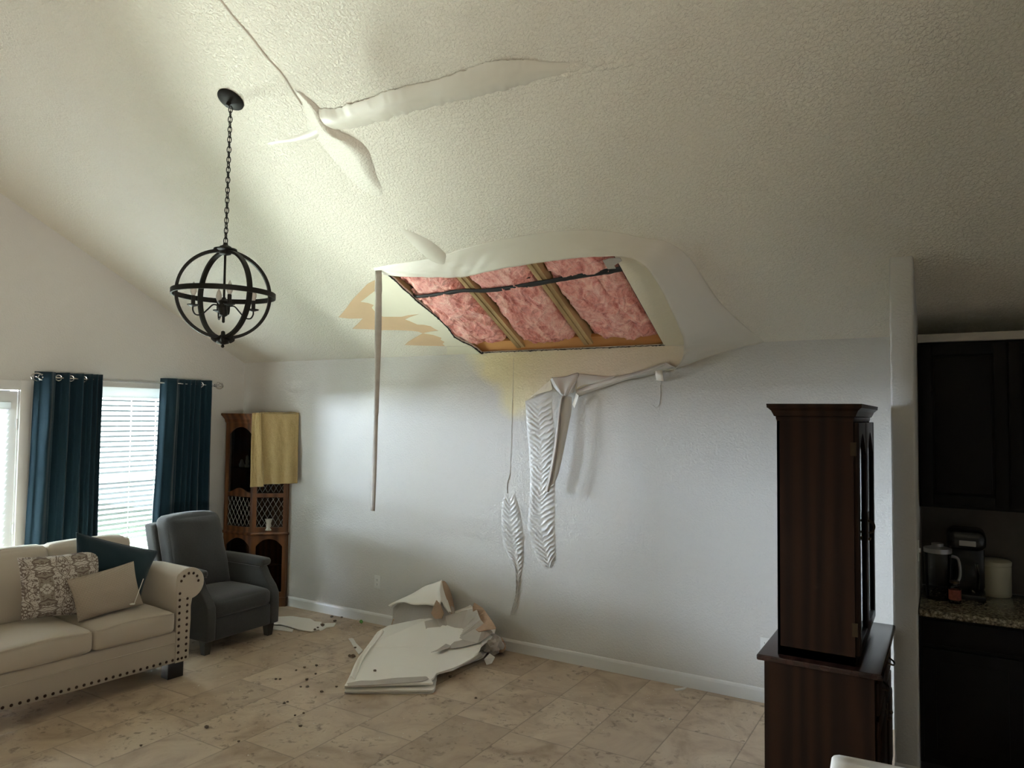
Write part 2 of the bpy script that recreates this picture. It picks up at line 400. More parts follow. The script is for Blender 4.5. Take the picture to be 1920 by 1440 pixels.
# --- ceiling with the hole that the fallen board left
hole_px = [(724, 511), (741, 525), (757, 541), (768, 550), (781, 563), (800, 578), (822, 596), (840, 614), (852, 631), (867, 640), (882, 646), (895, 655), (903, 662)]
hole = [ceil(u, v) for u, v in hole_px]
hole[-1] = cxy(hole[-1].x, D-.004)
hole += [cxy(-3.0, D-.005), cxy(-2.3, D-.004), cxy(-1.785, D-.005), cxy(-1.782, 4.6), cxy(-1.778, 4.13), cxy(-2.4, 4.12), cxy(-3.1, 4.115)]
def poly_with_hole(outer, inner, vec, mb):
    bm = bmesh.new(); allv = []; es = []
    for loop in (outer, inner):
        vs = [bm.verts.new(p) for p in loop]; allv += loop
        es += [bm.edges.new((vs[i], vs[(i+1) % len(vs)])) for i in range(len(vs))]
    bm.verts.index_update(); bmesh.ops.triangle_fill(bm, use_beauty=True, edges=es)
    bm.verts.index_update(); fs = [[v.index for v in f.verts] for f in bm.faces]; bm.free()
    n = len(allv); no, ni = len(outer), len(inner); vec = Vector(vec)
    sides = [(i, (i+1) % no, n+(i+1) % no, n+i) for i in range(no)] + [(no+i, no+(i+1) % ni, n+no+(i+1) % ni, n+no+i) for i in range(ni)]
    mb.add(allv+[p+vec for p in allv], fs+[[n+i for i in f] for f in fs]+sides)
cb = MB()
poly_with_hole([cxy(WX-.15, D+.1), cxy(XR+.15, D+.1), cxy(XR+.15, RY), cxy(WX-.15, RY)], hole, -CN*.016, cb)
cb.prism([(WX-.15, RY, RZ), (XR+.15, RY, RZ), (XR+.15, YR-.1, REARH-.05), (WX-.15, YR-.1, REARH-.05)], (0, 0, .016))
ceiling = struct(cb.build('ceiling', M['ceiling'], smooth=0))
# --- main wall: fine grid that carries the water stain as an attribute
stain_px = [(885, 664), (1000, 655), (1282, 644), (1282, 668), (1262, 692), (1180, 704), (1085, 738), (1075, 706), (1040, 712), (990, 748), (984, 764), (966, 772), (948, 756), (938, 716), (915, 700)]
SP = [(wall(u, v).x, wall(u, v).z) for u, v in stain_px]
def sdist(x, z):
    ins = False; best = 9
    for i in range(len(SP)):
        (x0, z0), (x1, z1) = SP[i], SP[(i+1) % len(SP)]
        if (z0 > z) != (z1 > z) and x < (x1-x0)*(z-z0)/(z1-z0)+x0: ins = not ins
        t = max(0, min(1, ((x-x0)*(x1-x0)+(z-z0)*(z1-z0))/((x1-x0)**2+(z1-z0)**2))); best = min(best, math.hypot(x-x0-t*(x1-x0), z-z0-t*(z1-z0)))
    return best if ins else -best
xs = sorted(set([WX-.15, -5, -4.2] + [-3.7+i*.02 for i in range(111)] + [-1.2, 0, XR+.15])); zs = sorted(z_ for z_ in set([0, .8, 1.6] + [1.8+i*.02 for i in range(32)] + [H]) if z_ <= H)
wb = MB().grid([[(x, D, z) for x in xs] for z in zs])
wall_main = struct(wb.build('wall_back', M['wall'], smooth=0))
at = wall_main.data.color_attributes.new('stain', 'FLOAT_COLOR', 'POINT')
for i, v in enumerate(wall_main.data.vertices):
    s = sdist(v.co.x, v.co.z) if -3.7 <= v.co.x <= -1.4 and v.co.z > 1.78 else -1
    soft = .10 if v.co.x < -2.9 else .02
    k = max(0, min(1, .5+s/soft*.5+.25*fbm((v.co.x, 0, v.co.z), 6)*(1 if s > -.1 else 0))) if s > -.2 else 0
    at.data[i].color = (k, max(0, min(1, (v.co.x+3.1)/.7)), 0, 1)
struct(MB().box(WX-.15, XR+.15, D+.004, D+.15, 0, H-.004).build('wall_back_core', M['wall_plain'], wall_main))
# --- left wall, gable shaped, with openings
yw0, yw1, zw0, zw1 = 3.52, 4.40, .42, 2.12     # window
yd0, yd1, zd1 = 1.10, 3.005, 2.075            # french doors
def wall_strip(mb, y0, y1, zb, x0, x1):
    def top(y): return (H+.5*(D-y)) if y >= RY else (RZ-.5*(RY-y))
    ys = [y0]+([RY] if y0 < RY < y1 else [])+[y1]
    out = [(x0, y0, zb), (x0, y1, zb)]+[(x0, y, top(y)+.01) for y in reversed(ys)]
    mb.prism(out, (x1-x0, 0, 0))
lw = MB(); xa, xb = WX, WX-.14
wall_strip(lw, yw1, D+.14, 0, xa, xb)
wall_strip(lw, yw0, yw1, zw1, xa, xb); lw.box(xb, xa, yw0, yw1, 0, zw0)
wall_strip(lw, yd1, yw0, 0, xa, xb)
wall_strip(lw, yd0, yd1, zd1, xa, xb)
wall_strip(lw, YR-.14, yd0, 0, xa, xb)
struct(lw.build('wall_left', M['wall_plain'], smooth=0))
ys0, ys1 = -2.9, -1.1                          # unseen opening added in the right wall for the fill lamp
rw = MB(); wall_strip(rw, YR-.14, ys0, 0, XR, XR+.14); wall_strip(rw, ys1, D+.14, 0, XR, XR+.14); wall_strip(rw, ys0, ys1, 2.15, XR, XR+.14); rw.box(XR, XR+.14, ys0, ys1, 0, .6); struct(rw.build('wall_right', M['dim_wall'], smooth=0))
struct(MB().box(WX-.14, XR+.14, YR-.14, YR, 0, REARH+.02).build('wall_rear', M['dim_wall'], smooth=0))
# stub wall between the living room and the kitchen
sb = MB()
SX0, SX1, SY = -.262, -.146, 4.46
def stub_pt(x, y, top): return (x, y, H+.5*(D-y)+.01) if top else (x, y, 0)
oc = [(SX0, SY+.012), (SX0+.004, SY+.004), (SX0+.012, SY), (SX1-.012, SY), (SX1-.004, SY+.004), (SX1, SY+.012), (SX1, D), (SX0, D)]
n = len(oc); sb.add([stub_pt(x, y, 0) for x, y in oc]+[stub_pt(x, y, 1) for x, y in oc], [tuple(range(n)), tuple(range(n, 2*n))]+[(i, (i+1) % n, n+(i+1) % n, n+i) for i in range(n)])
struct(sb.build('wall_partition', M['wall_plain'], smooth=50))
# baseboards
def baseboard(name, pts):
    mb = MB()
    for (x0, y0, x1, y1, nx, ny) in pts:
        prof = [(0, 0), (.014, 0), (.014, .075), (.010, .088), (.004, .095), (0, .095)]
        mb.prism([(x0+nx*a, y0+ny*a, z) for a, z in prof], (x1-x0, y1-y0, 0))
    return struct(mb.build(name, M['trim'], smooth=0))
baseboard('baseboard_back', [(WX, D, SX0, D, 0, -1)])
baseboard('baseboard_left', [(WX, 3.09, WX, D, 1, 0)])
baseboard('baseboard_partition', [(SX0, SY, SX1, SY, 0, -1)])
# window in the left wall
def casing(mb, y0, y1, z0, z1, w=.07, t=.018, sill=True, x=WX):
    for a, b, c, d in ((y0-w, y0, z0, z1+w), (y1, y1+w, z0, z1+w), (y0, y1, z1, z1+w)):
        mb.bbox(x-.001, x+t, a, b, c, d, .004); 
    if sill: mb.bbox(x-.12, x+.04, y0-w, y1+w, z0-.03, z0, .006)
wf = MB()
for a, b, c, d in ((yw0, yw0+.04, zw0, zw1), (yw1-.04, yw1, zw0, zw1), (yw0, yw1, zw0, zw0+.04), (yw0, yw1, zw1-.04, zw1), (yw0, yw1, 1.27, 1.31)):
    wf.box(WX-.13, WX-.09, a, b, c, d)
win = struct(wf.build('window_1', M['trim'], smooth=0))
MB().box(WX-.112, WX-.108, yw0+.04, yw1-.04, zw0+.04, zw1-.04).build('glass', M['glass'], win, smooth=0)
sl = MB(); sl.bbox(WX-.10, WX+.035, yw0-.03, yw1+.03, zw0-.025, zw0, .006); sl.build('window_sill', M['trim'], win)
# blinds
def slats(mb, y0, y1, z0, z1, x, pitch=.0462, depth=.049, tilt=24, T=None):
    k = int((z1-z0)/pitch); ca, sa = math.cos(R(tilt))*depth/2, math.sin(R(tilt))*depth/2
    for i in range(k+1):
        z = z1-i*pitch
        rows = []
        for s in (-1, -.5, 0, .5, 1):
            rows.append([(x+s*ca, y, z+s*sa+.0025*(1-s*s)) for y in (y0, y1)])
        for s in (1, .5, 0, -.5, -1):
            rows.append([(x+s*ca, y, z+s*sa+.0025*(1-s*s)-.003) for y in (y0, y1)])
        rows.append(rows[0]); mb.grid(rows, T=T)
        mb.add([rows[j][0] for j in range(10)], [tuple(range(10))], T); mb.add([rows[j][1] for j in range(10)], [tuple(range(10))], T)
bl = thing('window_blind', 'white horizontal slat blind glowing between the two teal curtains', 'blind', (WX-.03, yw0, zw1))
L = lambda o: shift((-o.location.x, -o.location.y, -o.location.z))
T = L(bl)
mb = MB(); slats(mb, yw0+.01, yw1-.01, zw0+.06, zw1-.085, WX-.032, tilt=34)
o = MB(); [o.add(mb.v, mb.f, T)]; o.build('slats', M['blind'], bl, smooth=40)
MB().bbox(WX-.07, WX+.012, yw0-.02, yw1+.02, zw1-.085, zw1+.01, .006, T=T).build('valance', M['blind'], bl)
for yy in (3.60, 3.95, 4.19, 4.33):
    MB().box(WX-.0015, WX+.0005, yy-.010 if yy in (3.60,) else yy-.004, yy+.004, zw0+.03, zw1-.08, T=T).build('ladder_cord', M['blind'], bl)
MB().bbox(WX-.055, WX-.010, yw0+.01, yw1-.01, zw0+.005, zw0+.03, .004, T=T).build('bottom_rail', M['blind'], bl)
# french doors with blinds
def door_leaf(name, y0, y1, hinge_right):
    mb = MB(); x0, x1 = WX-.05, WX-.008; st = .105
    mb.box(x0, x1, y0, y0+st, .012, zd1-.01); mb.box(x0, x1, y1-st, y1, .012, zd1-.01)
    mb.box(x0, x1, y0+st, y1-st, .012, .26); mb.box(x0, x1, y0+st, y1-st, zd1-.13, zd1-.01)
    d = struct(mb.build(name, M['trim'], smooth=0))
    MB().box(WX-.032, WX-.028, y0+st, y1-st, .26, zd1-.13).build('glass', M['glass'], d, smooth=0)
    h = MB()
    for z in (.25, .97, 1.80): h.tube([(WX-.002, y1 if hinge_right else y0, z-.045), (WX-.002, y1 if hinge_right else y0, z+.045)], .008)
    h.build('hinge', M['chrome'], d)
    hd = MB(); yy = y0+.05 if hinge_right else y1-.05
    hd.ball((WX+.05, yy, .98), .028); hd.tube([(WX-.008, yy, .98), (WX+.04, yy, .98)], .011); hd.lathe([(.03, 0), (.03, .006)], T=Matrix.Translation((WX-.008, yy, .98)) @ Matrix.Rotation(R(90), 4, 'Y'))
    hd.build('door_handle', M['chrome'], d)
    return d
door_leaf('door_1', 2.06, 2.995, True); door_leaf('door_2', 1.12, 2.05, False)  # second leaf is out of view and lets in more daylight
for (a, b, tl_, lab) in ((2.06, 2.995, 38, 'white slat blind on the glass door at the left edge'), (1.12, 2.05, -18, 'white slat blind added out of view on the second glass door, steering daylight')):
    t_ = thing('door_blind', lab, 'blind', (WX, a, zd1-.1)); T = L(t_)
    mb = MB(); slats(mb, a+.09, b-.075, .28, zd1-.16, WX+.027, tilt=tl_); o = MB(); o.add(mb.v, mb.f, T); o.build('slats', M['blind'], t_, smooth=40)  # second blind is unseen, added with its slats set to steer daylight
    MB().bbox(WX-.002, WX+.052, a+.085, b-.07, zd1-.155, zd1-.10, .004, T=T).build('headrail', M['blind'], t_)
dt = MB(); casing(dt, yd0, yd1+.0, 0, zd1, .078, .02, False); dt.box(WX-.10, WX, yd1-.008, yd1+.002, 0, zd1); dt.box(WX-.10, WX, yd0, yd0+.01, 0, zd1)
struct(dt.build('trim_1', M['trim']))
# patio outside
struct(MB().box(WX-9, WX-.15, -6, 9, -.14, -.05).build('ground_outside', M['patio'], smooth=0))

# ================================================================== CURTAINS
rodz, rodx = 2.183, WX+.105
rod = thing('curtain_rod', 'thin nickel curtain rod with cage finials above the window', 'curtain rod', (rodx, 3.95, rodz)); T = L(rod)
yl, yr_ = on(83, 709, 0, rodx).y, on(402, 725, 0, rodx).y
MB().tube([(rodx, yl, rodz), (rodx, yr_, rodz)], .009, 10, T=T).build('rod', M['chrome'], rod)
for y, s in ((yl, -1), (yr_, 1)):
    f = MB(); c = Vector((rodx, y+s*.055, rodz))
    f.lathe([(.014, 0), (.016, .01), (.010, .02)], 12, T=T @ Matrix.Translation((rodx, y, rodz)) @ Matrix.Rotation(R(-90*s), 4, 'X'))
    for k in range(6):
        P = []
        for i in range(13):
            a = math.pi*i/12; tw = k*math.pi/3+i*.13
            P.append(c+Vector((math.cos(tw)*math.sin(a)*.034, -s*math.cos(a)*.042, math.sin(tw)*math.sin(a)*.034)))
        f.tube(P, .0035, 6, T=T)
    f.ball(c+Vector((0, s*.044, 0)), .008, T=T); f.build('finial', M['chrome'], rod)
    b = MB(); b.box(WX, rodx, y-s*.03-.006, y-s*.03+.006, rodz-.02, rodz-.008, T); b.lathe([(.02, 0), (.02, .006)], 12, T=T @ Matrix.Translation((WX, y-s*.03, rodz-.02)) @ Matrix.Rotation(R(90), 4, 'Y')); b.build('bracket', M['chrome'], rod)
def curtain(label, folds, top_ab, bot_ab, eyes):
    t_ = thing('curtain', label, 'curtain', (rodx, (top_ab[0]+top_ab[1])/2, rodz)); T = L(t_)
    # folds: list of (position 0..1 along width, depth offset)
    NV = 40; NU = 160; rows = []
    for j in range(NV):
        v = j/(NV-1); z = rodz+.045-(rodz+.045-.015)*v
        e = v**1.25; y0 = top_ab[0]+(bot_ab[0]-top_ab[0])*e; y1 = top_ab[1]+(bot_ab[1]-top_ab[1])*v
        row = []
        for i in range(NU):
            u = i/(NU-1)
            k = 0
            while k < len(folds)-2 and folds[k+1][0] < u: k += 1
            f = (u-folds[k][0])/(folds[k+1][0]-folds[k][0]); f = f*f*(3-2*f)
            dp = folds[k][1]*(1-f)+folds[k+1][1]*f
            amp = 1.0-.25*v
            row.append((rodx+dp*amp+.006*fbm((u*3, v*2, 1), 2), y0+(y1-y0)*u+.01*v*math.sin(u*17+v*3), z))
        rows.append(row)
    m_ = MB(); m_.grid(rows, T=T); o = m_.build('panel', M['teal'], t_, smooth=80, solid=.003)
    for u in eyes:
        k = 0
        while k < len(folds)-2 and folds[k+1][0] < u: k += 1
        f = (u-folds[k][0])/(folds[k+1][0]-folds[k][0]); f = f*f*(3-2*f); dp = folds[k][1]*(1-f)+folds[k+1][1]*f
        y = top_ab[0]+(top_ab[1]-top_ab[0])*u
        g = MB(); g.tube([(rodx+.002+dp*.3+math.cos(q)*.010, y+math.cos(q)*.021, rodz+math.sin(q)*.023) for q in [2*math.pi*i/16 for i in range(16)]], .0045, 6, closed=True, T=T); g.build('grommet', M['chrome'], t_)
    return t_
yA, yB = on(68, 706, 0, rodx).y, on(193, 712, 0, rodx).y
yA2, yB2 = on(48, 1020, 0, rodx).y, on(186, 1020, 0, rodx).y
curtain('teal velvet curtain left of the window, next to the glass door', [(0, -.03), (.06, .0), (.16, .055), (.25, .02), (.31, -.055), (.37, -.01), (.43, .05), (.49, 0), (.54, -.055), (.60, 0), (.645, .05), (.69, 0), (.72, -.05), (.76, .0), (.79, .045), (.83, -.04), (.875, .045), (.91, -.045), (.95, .04), (1, -.03)], (yA, yB), (yA2-.03, yB2), (.075, .33, .50, .70))
yA, yB = on(303, 716, 0, rodx).y, on(403, 722, 0, rodx).y
yA2, yB2 = on(283, 1020, 0, rodx).y, on(397, 1000, 0, rodx).y
curtain('teal velvet curtain right of the window, nearest the corner cabinet', [(0, -.02), (.08, .03), (.2, .055), (.32, -.01), (.36, -.035), (.40, .02), (.44, -.02), (.49, .035), (.53, -.025), (.57, .035), (.62, -.02), (.66, .05), (.72, 0), (.77, -.05), (.82, 0), (.87, .05), (.93, 0), (1, -.05)], (yA, yB), (yA2-.03, yB2), (.12, .72, .88))

# ================================================================== CHANDELIER
cc = ceil(436, 177); CX, CY = -3.49, 2.672
ch = thing('chandelier', 'black iron orb chandelier with candle bulbs hanging on a long chain', 'chandelier', (CX, CY, 2.57)); T = L(ch)
ctop = cxy(CX+.01, CY)
q = CN.to_track_quat('Z', 'X').to_matrix().to_4x4()
MB().lathe([(.076, 0), (.076, .006), (.070, .012), (.03, .024), (.012, .028), (.010, .05), (.012, .055)], 32, T=T @ Matrix.Translation(ctop) @ q).build('canopy', M['iron'], ch)
cmb = MB(); ztop = ctop.z-.045; zbot = 2.868; nl = 27; step = (ztop-zbot)/nl
for i in range(nl):
    z = ztop-(i+.5)*step; hl = step*.5+.006; rr = .011; P = []
    tw = (i % 2)*math.pi/2+.5+.12*math.sin(i)
    for k in range(14):
        a = 2*math.pi*k/14; P.append((CX+.010*(1-(ztop-z)/(ztop-zbot))+math.cos(a)*rr*math.cos(tw), CY+math.cos(a)*rr*math.sin(tw), z+math.sin(a)*hl))
    cmb.tube(P, .0026, 6, closed=True, T=T)
cmb.tube([(CX+.008, CY+.003, ztop), (CX, CY+.004, (ztop+zbot)/2), (CX, CY, zbot)], .0016, 5, T=T)
cmb.build('chain', M['iron'], ch)
OZ = 2.578
MB().lathe([(.0, 2.872), (.012, 2.870), (.014, 2.858), (.030, 2.850), (.036, 2.842), (.062, 2.836), (.064, 2.828), (.036, 2.820), (.030, 2.806), (.012, 2.80)], 24, T=T @ Matrix.Translation((CX, CY, 0))).build('top_cap', M['iron'], ch)
def band(rad, ang, w, th, horiz=False):
    mb = MB(); n_ = 72; rows = []
    for i in range(n_):
        a = 2*math.pi*i/n_; row = []
        for (dr, dw) in ((-th/2, -w/2), (th/2, -w/2), (th/2, w/2), (-th/2, w/2)):
            r_ = rad+dr
            if horiz: p = Vector((r_*math.cos(a), r_*math.sin(a), dw))
            else:
                nrm = Vector((-math.sin(ang), math.cos(ang), 0)); p = Vector((math.cos(ang), math.sin(ang), 0))*(r_*math.cos(a))+Vector((0, 0, r_*math.sin(a)))+nrm*dw
            row.append(p+Vector((CX, CY, OZ)))
        rows.append(row)
    rows.append(rows[0]); mb.grid(rows, True, T=T); return mb
va = math.atan2(CY, CX)              # azimuth from the camera
band(.247, va+R(90+6), .026, .017).build('upright_ring', M['iron'], ch, smooth=30)
band(.243, va+R(32), .027, .014).build('upright_ring', M['iron'], ch, smooth=30)
o = band(.272, 0, .028, .010, True).build('belt_ring', M['iron'], ch, smooth=30)
MB().lathe([(.004, 2.276), (.010, 2.283), (.006, 2.293), (.030, 2.300), (.048, 2.318), (.040, 2.328), (.030, 2.336), (.012, 2.35), (.010, 2.368), (.002, 2.372)], 20, T=T @ Matrix.Translation((CX, CY, 0))).build('bottom_finial', M['iron'], ch)
lf = MB()
for k in range(6):
    a = k*math.pi/3+.3; d = Vector((math.cos(a), math.sin(a), 0)); c = Vector((CX, CY, 2.322))
    lf.tube([c+d*.02, c+d*.045+Vector((0, 0, -.006)), c+d*.062+Vector((0, 0, .002)), c+d*.068+Vector((0, 0, .012))], [.012, .012, .008, .003], 8, T=T)
lf.build('finial_leaves', M['iron'], ch)
MB().tube([(CX, CY, 2.81), (CX, CY, 2.50)], .0065, 8, T=T).build('stem', M['iron'], ch)
MB().lathe([(.0, 2.415), (.008, 2.42), (.008, 2.45), (.022, 2.46), (.030, 2.485), (.034, 2.50), (.026, 2.52), (.036, 2.535), (.012, 2.55), (.010, 2.56)], 16, T=T @ Matrix.Translation((CX, CY, 0))).build('hub', M['iron'], ch)
for k in range(4):
    a = va+R(90+10)+k*math.pi/2; d = Vector((math.cos(a), math.sin(a), 0)); c = Vector((CX, CY, 0))
    pts = catmull([c+d*r_+Vector((0, 0, z)) for r_, z in ((.02, 2.508), (.055, 2.515), (.085, 2.485), (.115, 2.455), (.145, 2.452), (.160, 2.475), (.160, 2.50))], 26)
    am = MB().tube(pts, .0042, 8, T=T).build('candle_arm', M['iron'], ch)
    b = c+d*.16
    cnd = MB().lathe([(.006, 2.494), (.030, 2.502), (.031, 2.507), (.011, 2.503), (.011, 2.555), (.008, 2.557)], 16, T=T @ Matrix.Translation(b)).build('candle_cup', M['iron'], am)
    MB().lathe([(.006, 2.555), (.010, 2.560), (.0165, 2.578), (.0165, 2.592), (.011, 2.612), (.004, 2.628), (.001, 2.634)], 16, T=T @ Matrix.Translation(b)).build('bulb', M['bulb'], am)

# ================================================================== THE HOLE
for i, x in enumerate((-3.60, -3.0, -2.39, -1.785)):
    side = ('partly hidden at the left end of the ceiling hole', 'between the left and middle pink batts', 'between the middle and right pink batts', 'along the right end of the ceiling hole')[i]
    r_ = thing('rafter', 'raw pine rafter ' + side, 'rafter', cxy(x, 4.65, -.016)); T = L(r_)
    off = {0: (-.045, .03), 3: (.012, .06)}.get(i, (-.036, .036)); m0, m1 = off
    for a, b, dz in ((m0, (m0+m1)/2-.0015, 0), ((m0+m1)/2+.0015, m1, .006)):
        bb = MB(); q0, q1 = 3.95, 5.155
        vs = [cxy(x+s, y, -o_) for s in (a, b) for y in (q0, q1) for o_ in (.018+dz, .17)]
        bb.add(vs, [(0, 1, 3, 2), (4, 6, 7, 5), (0, 4, 5, 1), (2, 3, 7, 6), (0, 2, 6, 4), (1, 5, 7, 3)], T); bb.build('board', M['wood_raw'], r_, smooth=0)
tp = MB(); 
vs = [cxy(x, y, -o_) for x in (-3.62, -1.72) for y, o_ in ((5.10, .055), (D+.06, .018), (D+.06, .05), (5.10, .085))]
tp.add(vs, [(0, 1, 2, 3), (4, 7, 6, 5), (0, 4, 5, 1), (1, 5, 6, 2), (2, 6, 7, 3), (3, 7, 4, 0)])
tag(tp.build('top_plate', M['plate'], smooth=0), 'orange pine plate along the bottom edge of the ceiling hole', 'beam')
dk = MB(); vs = [cxy(x, y, -o_) for x in (-3.9, -1.5) for y, o_ in ((3.8, .18), (D+.2, .18), (D+.2, .2), (3.8, .2))]
dk.add(vs, [(0, 1, 2, 3), (4, 7, 6, 5), (0, 4, 5, 1), (1, 5, 6, 2), (2, 6, 7, 3), (3, 7, 4, 0)])
for (x0, x1, y0, y1) in ((-3.92, -3.9, 3.8, D+.2), (-1.52, -1.5, 3.8, D+.2), (-3.9, -1.5, 3.78, 3.8), (-3.9, -1.5, D+.18, D+.2)):
    vs = [cxy(x, y, -o_) for x in (x0, x1) for y in (y0, y1) for o_ in (.017, .19)]
    dk.add(vs, [(0, 1, 3, 2), (4, 6, 7, 5), (0, 4, 5, 1), (2, 3, 7, 6), (0, 2, 6, 4), (1, 5, 7, 3)])
struct(dk.build('roof_deck', M['deck'], smooth=0))
def batt(label, x0, x1, y0, y1, seed, endr=.10, skew=0.0, ridge=None):
    t_ = MB(); nu, nv = 90, 120; rows = []
    for j in range(nv):
        v = j/(nv-1); y = y0+(y1-y0)*v; row = []
        for i in range(nu):
            u = -1+2*i/(nu-1); w = (x1-x0)/2
            endf = min(1, (1-v)*(y1-y0)/endr) if endr > 0 else 1; endf2 = min(1, v*(y1-y0)/.05)
            shr = math.sqrt(max(0, 1-(1-endf)**2))*.45+.55
            wob = .016*fbm((seed, y*7, u*.5), 1.0, 3)
            x = (x0+x1)/2+u*(w*shr)+wob+skew*(v-.5)
            h = (max(0, 1-abs(u)**3.2))**.6*(.25+.75*math.sqrt(max(0, 1-(1-endf)**2)))*(.55+.45*endf2)
            p = Vector((x, y, seed*3.1))
            wp = Vector((x+.05*fbm((x*6, y*6, seed), 1), y+.05*fbm((x*6, y*6, seed+5), 1), 0))
            nz = .026*fbm(Vector((wp.x*1.1, wp.y*.7, seed*3.1)), 4.5, 3)+.006*fbm(p, 24, 3)
            fib = .022*(1-abs(noise.noise(Vector((wp.x*7-wp.y*6, wp.x*5+wp.y*3, seed+9)))))**7+.012*(1-abs(noise.noise(Vector((wp.x*12+wp.y*8, wp.y*9-wp.x*4, seed+19)))))**8
            cr = 0
            if ridge is not None:
                dd = (x-(ridge[0]+(ridge[1]-ridge[0])*v))/.03; cr = -.03*math.exp(-dd*dd)
            lim = -.022 if y < 4.17 else .004
            row.append(cxy(x, y, min(lim, -.100+.085*h+nz+fib+cr)))
        rows.append(row)
    t_.grid(rows); return tag(t_.build('insulation_batt', M['pink'], smooth=180), label, 'insulation', 'pink insulation batts in the ceiling hole')
batt('pink insulation batt in the left bay, above the black strap', -3.56, -3.05, 3.98, 4.38, 1, 0)
batt('pink insulation batt in the left bay, below the black strap', -3.56, -3.05, 4.39, 5.10, 2, .16)
batt('pink insulation batt in the middle bay, above the black strap', -2.955, -2.44, 3.98, 4.38, 3, 0)
batt('pink insulation batt in the middle bay, below the black strap', -2.955, -2.45, 4.39, 5.13, 4, .16)
batt('pink insulation batt in the right bay, above the black strap', -2.34, -1.80, 3.98, 4.36, 5, 0)
batt('pink insulation batt in the right bay, below the black strap', -2.34, -1.77, 4.37, 5.12, 6, .05, ridge=(-2.02, -1.93))
# black strap across the opening
P = [ceil(u, v, -.012) for u, v in ((772, 553), (785, 556), (830, 551), (868, 545), (910, 545), (960, 539), (1010, 531), (1060, 522), (1110, 514), (1150, 507), (1172, 503))]
P = catmull(P, 60); st = MB(); rows = []
for i, p in enumerate(P):
    w = .016+.010*abs(fbm((i*.3, 2, 2)))+.006*(i/60); rows.append([p+Vector((0, .5, 0)).normalized()*(-w)*.9+Vector((0, 0, w*.45)), p+CN*.003, p+Vector((0, w*.9, -w*.45))])
st.grid(rows); tag(st.build('black_strap', M['black'], smooth=60, solid=.005), 'ragged black strap running across the hole over the pink insulation', 'strap')
# charred ragged edge of the board
e = MB(); P = lin([h+CN*.002 for h in hole[:13]]+[cxy(-3.37, D-.02, .002)], 90)
e.tube([p+Vector((.004*fbm((i*.9, 0, 0)), .004*fbm((0, i*.9, 0)), -.003)) for i, p in enumerate(P)], [.005+.006*abs(fbm((i*1.3, 5, 0))) for i in range(90)], 6)
P = lin([cxy(-3.37, D-.012, .0), cxy(-2.3, D-.010, .0), cxy(-1.775, D-.012, .0)], 120)
e.tube([p+Vector((0, -.006, -.002+.006*fbm((i*.8, 0, 0)))) for i, p in enumerate(P)], [.002+.006*abs(fbm((i*1.1, 3, 0))) for i in range(120)], 5)
e.tube([cxy(-1.784+.003*fbm((i, 0, 0)), 4.12+i*.04, .0) for i in range(27)], [.001+.003*abs(fbm((i*1.1, 9, 0))) for i in range(27)], 5)
e.build('broken_edge', M['black'], ceiling, smooth=60)
# peeled areas on the ceiling
tan_px = [(705.4, 524), (688.8, 532.5), (675, 547), (665, 557.5), (657.5, 566), (650, 577), (641, 588), (634.6, 595), (655, 597.5), (680.4, 597), (672, 606), (660.6, 616.5), (685, 617), (715.8, 619), (745, 619), (774, 620.4), (785, 622), (793, 625.2), (782, 631), (774, 635.6), (764, 642), (759, 647), (790, 648), (834.6, 649), (876, 648)]
tan = [ceil(u, v, .0025) for u, v in tan_px]+[h+CN*.0025 for h in hole[10::-1]]
def loop_patch(pts, name, mat, parent, th=.002):
    return MB().prism(pts, -CN*th).build(name, mat, parent, smooth=0)
loop_patch(tan, 'torn_paper_patch', M['tan'], ceiling)
bare_px = [(706.5, 543), (693, 553), (684, 560), (676, 566), (690, 568), (701, 572), (697, 577), (702, 583), (712, 590), (718, 594), (753, 594), (765, 591), (786.7, 588.8), (770, 594), (759.6, 599), (768, 602), (782.5, 608.5), (795, 609), (807.5, 611.7), (814, 616), (822, 620), (806, 622), (793, 625), (812, 628), (828, 633.5), (826, 637), (833.5, 641), (830, 645), (834.6, 649), (878, 648)]
bare = [ceil(u, v, .0042) for u, v in bare_px]+[h+CN*.0042 for h in hole[10::-1]]+[ceil(708, 523, .0042)]
loop_patch(bare, 'bare_board_patch', M['bare'], ceiling)
# lower lighter zone on the ceiling left of the hole's lower corner and the bare zone right of the hole
loop_patch([ceil(u, v, .002) for u, v in ((838, 650), (880, 649), (899, 662), (897, 664), (839, 664))], 'bare_board_patch', M['bare'], ceiling)
right = [cxy(-1.783, D-.012, .0025), cxy(-1.78, 4.6, .0025), cxy(-1.776, 4.14, .0025), cxy(-1.60, 4.16, .0025), cxy(-1.47, 4.35, .0025), cxy(-1.44, 4.75, .0025), cxy(-1.46, D-.012, .0025)]
loop_patch(right, 'bare_board_patch', M['bare2'], ceiling)

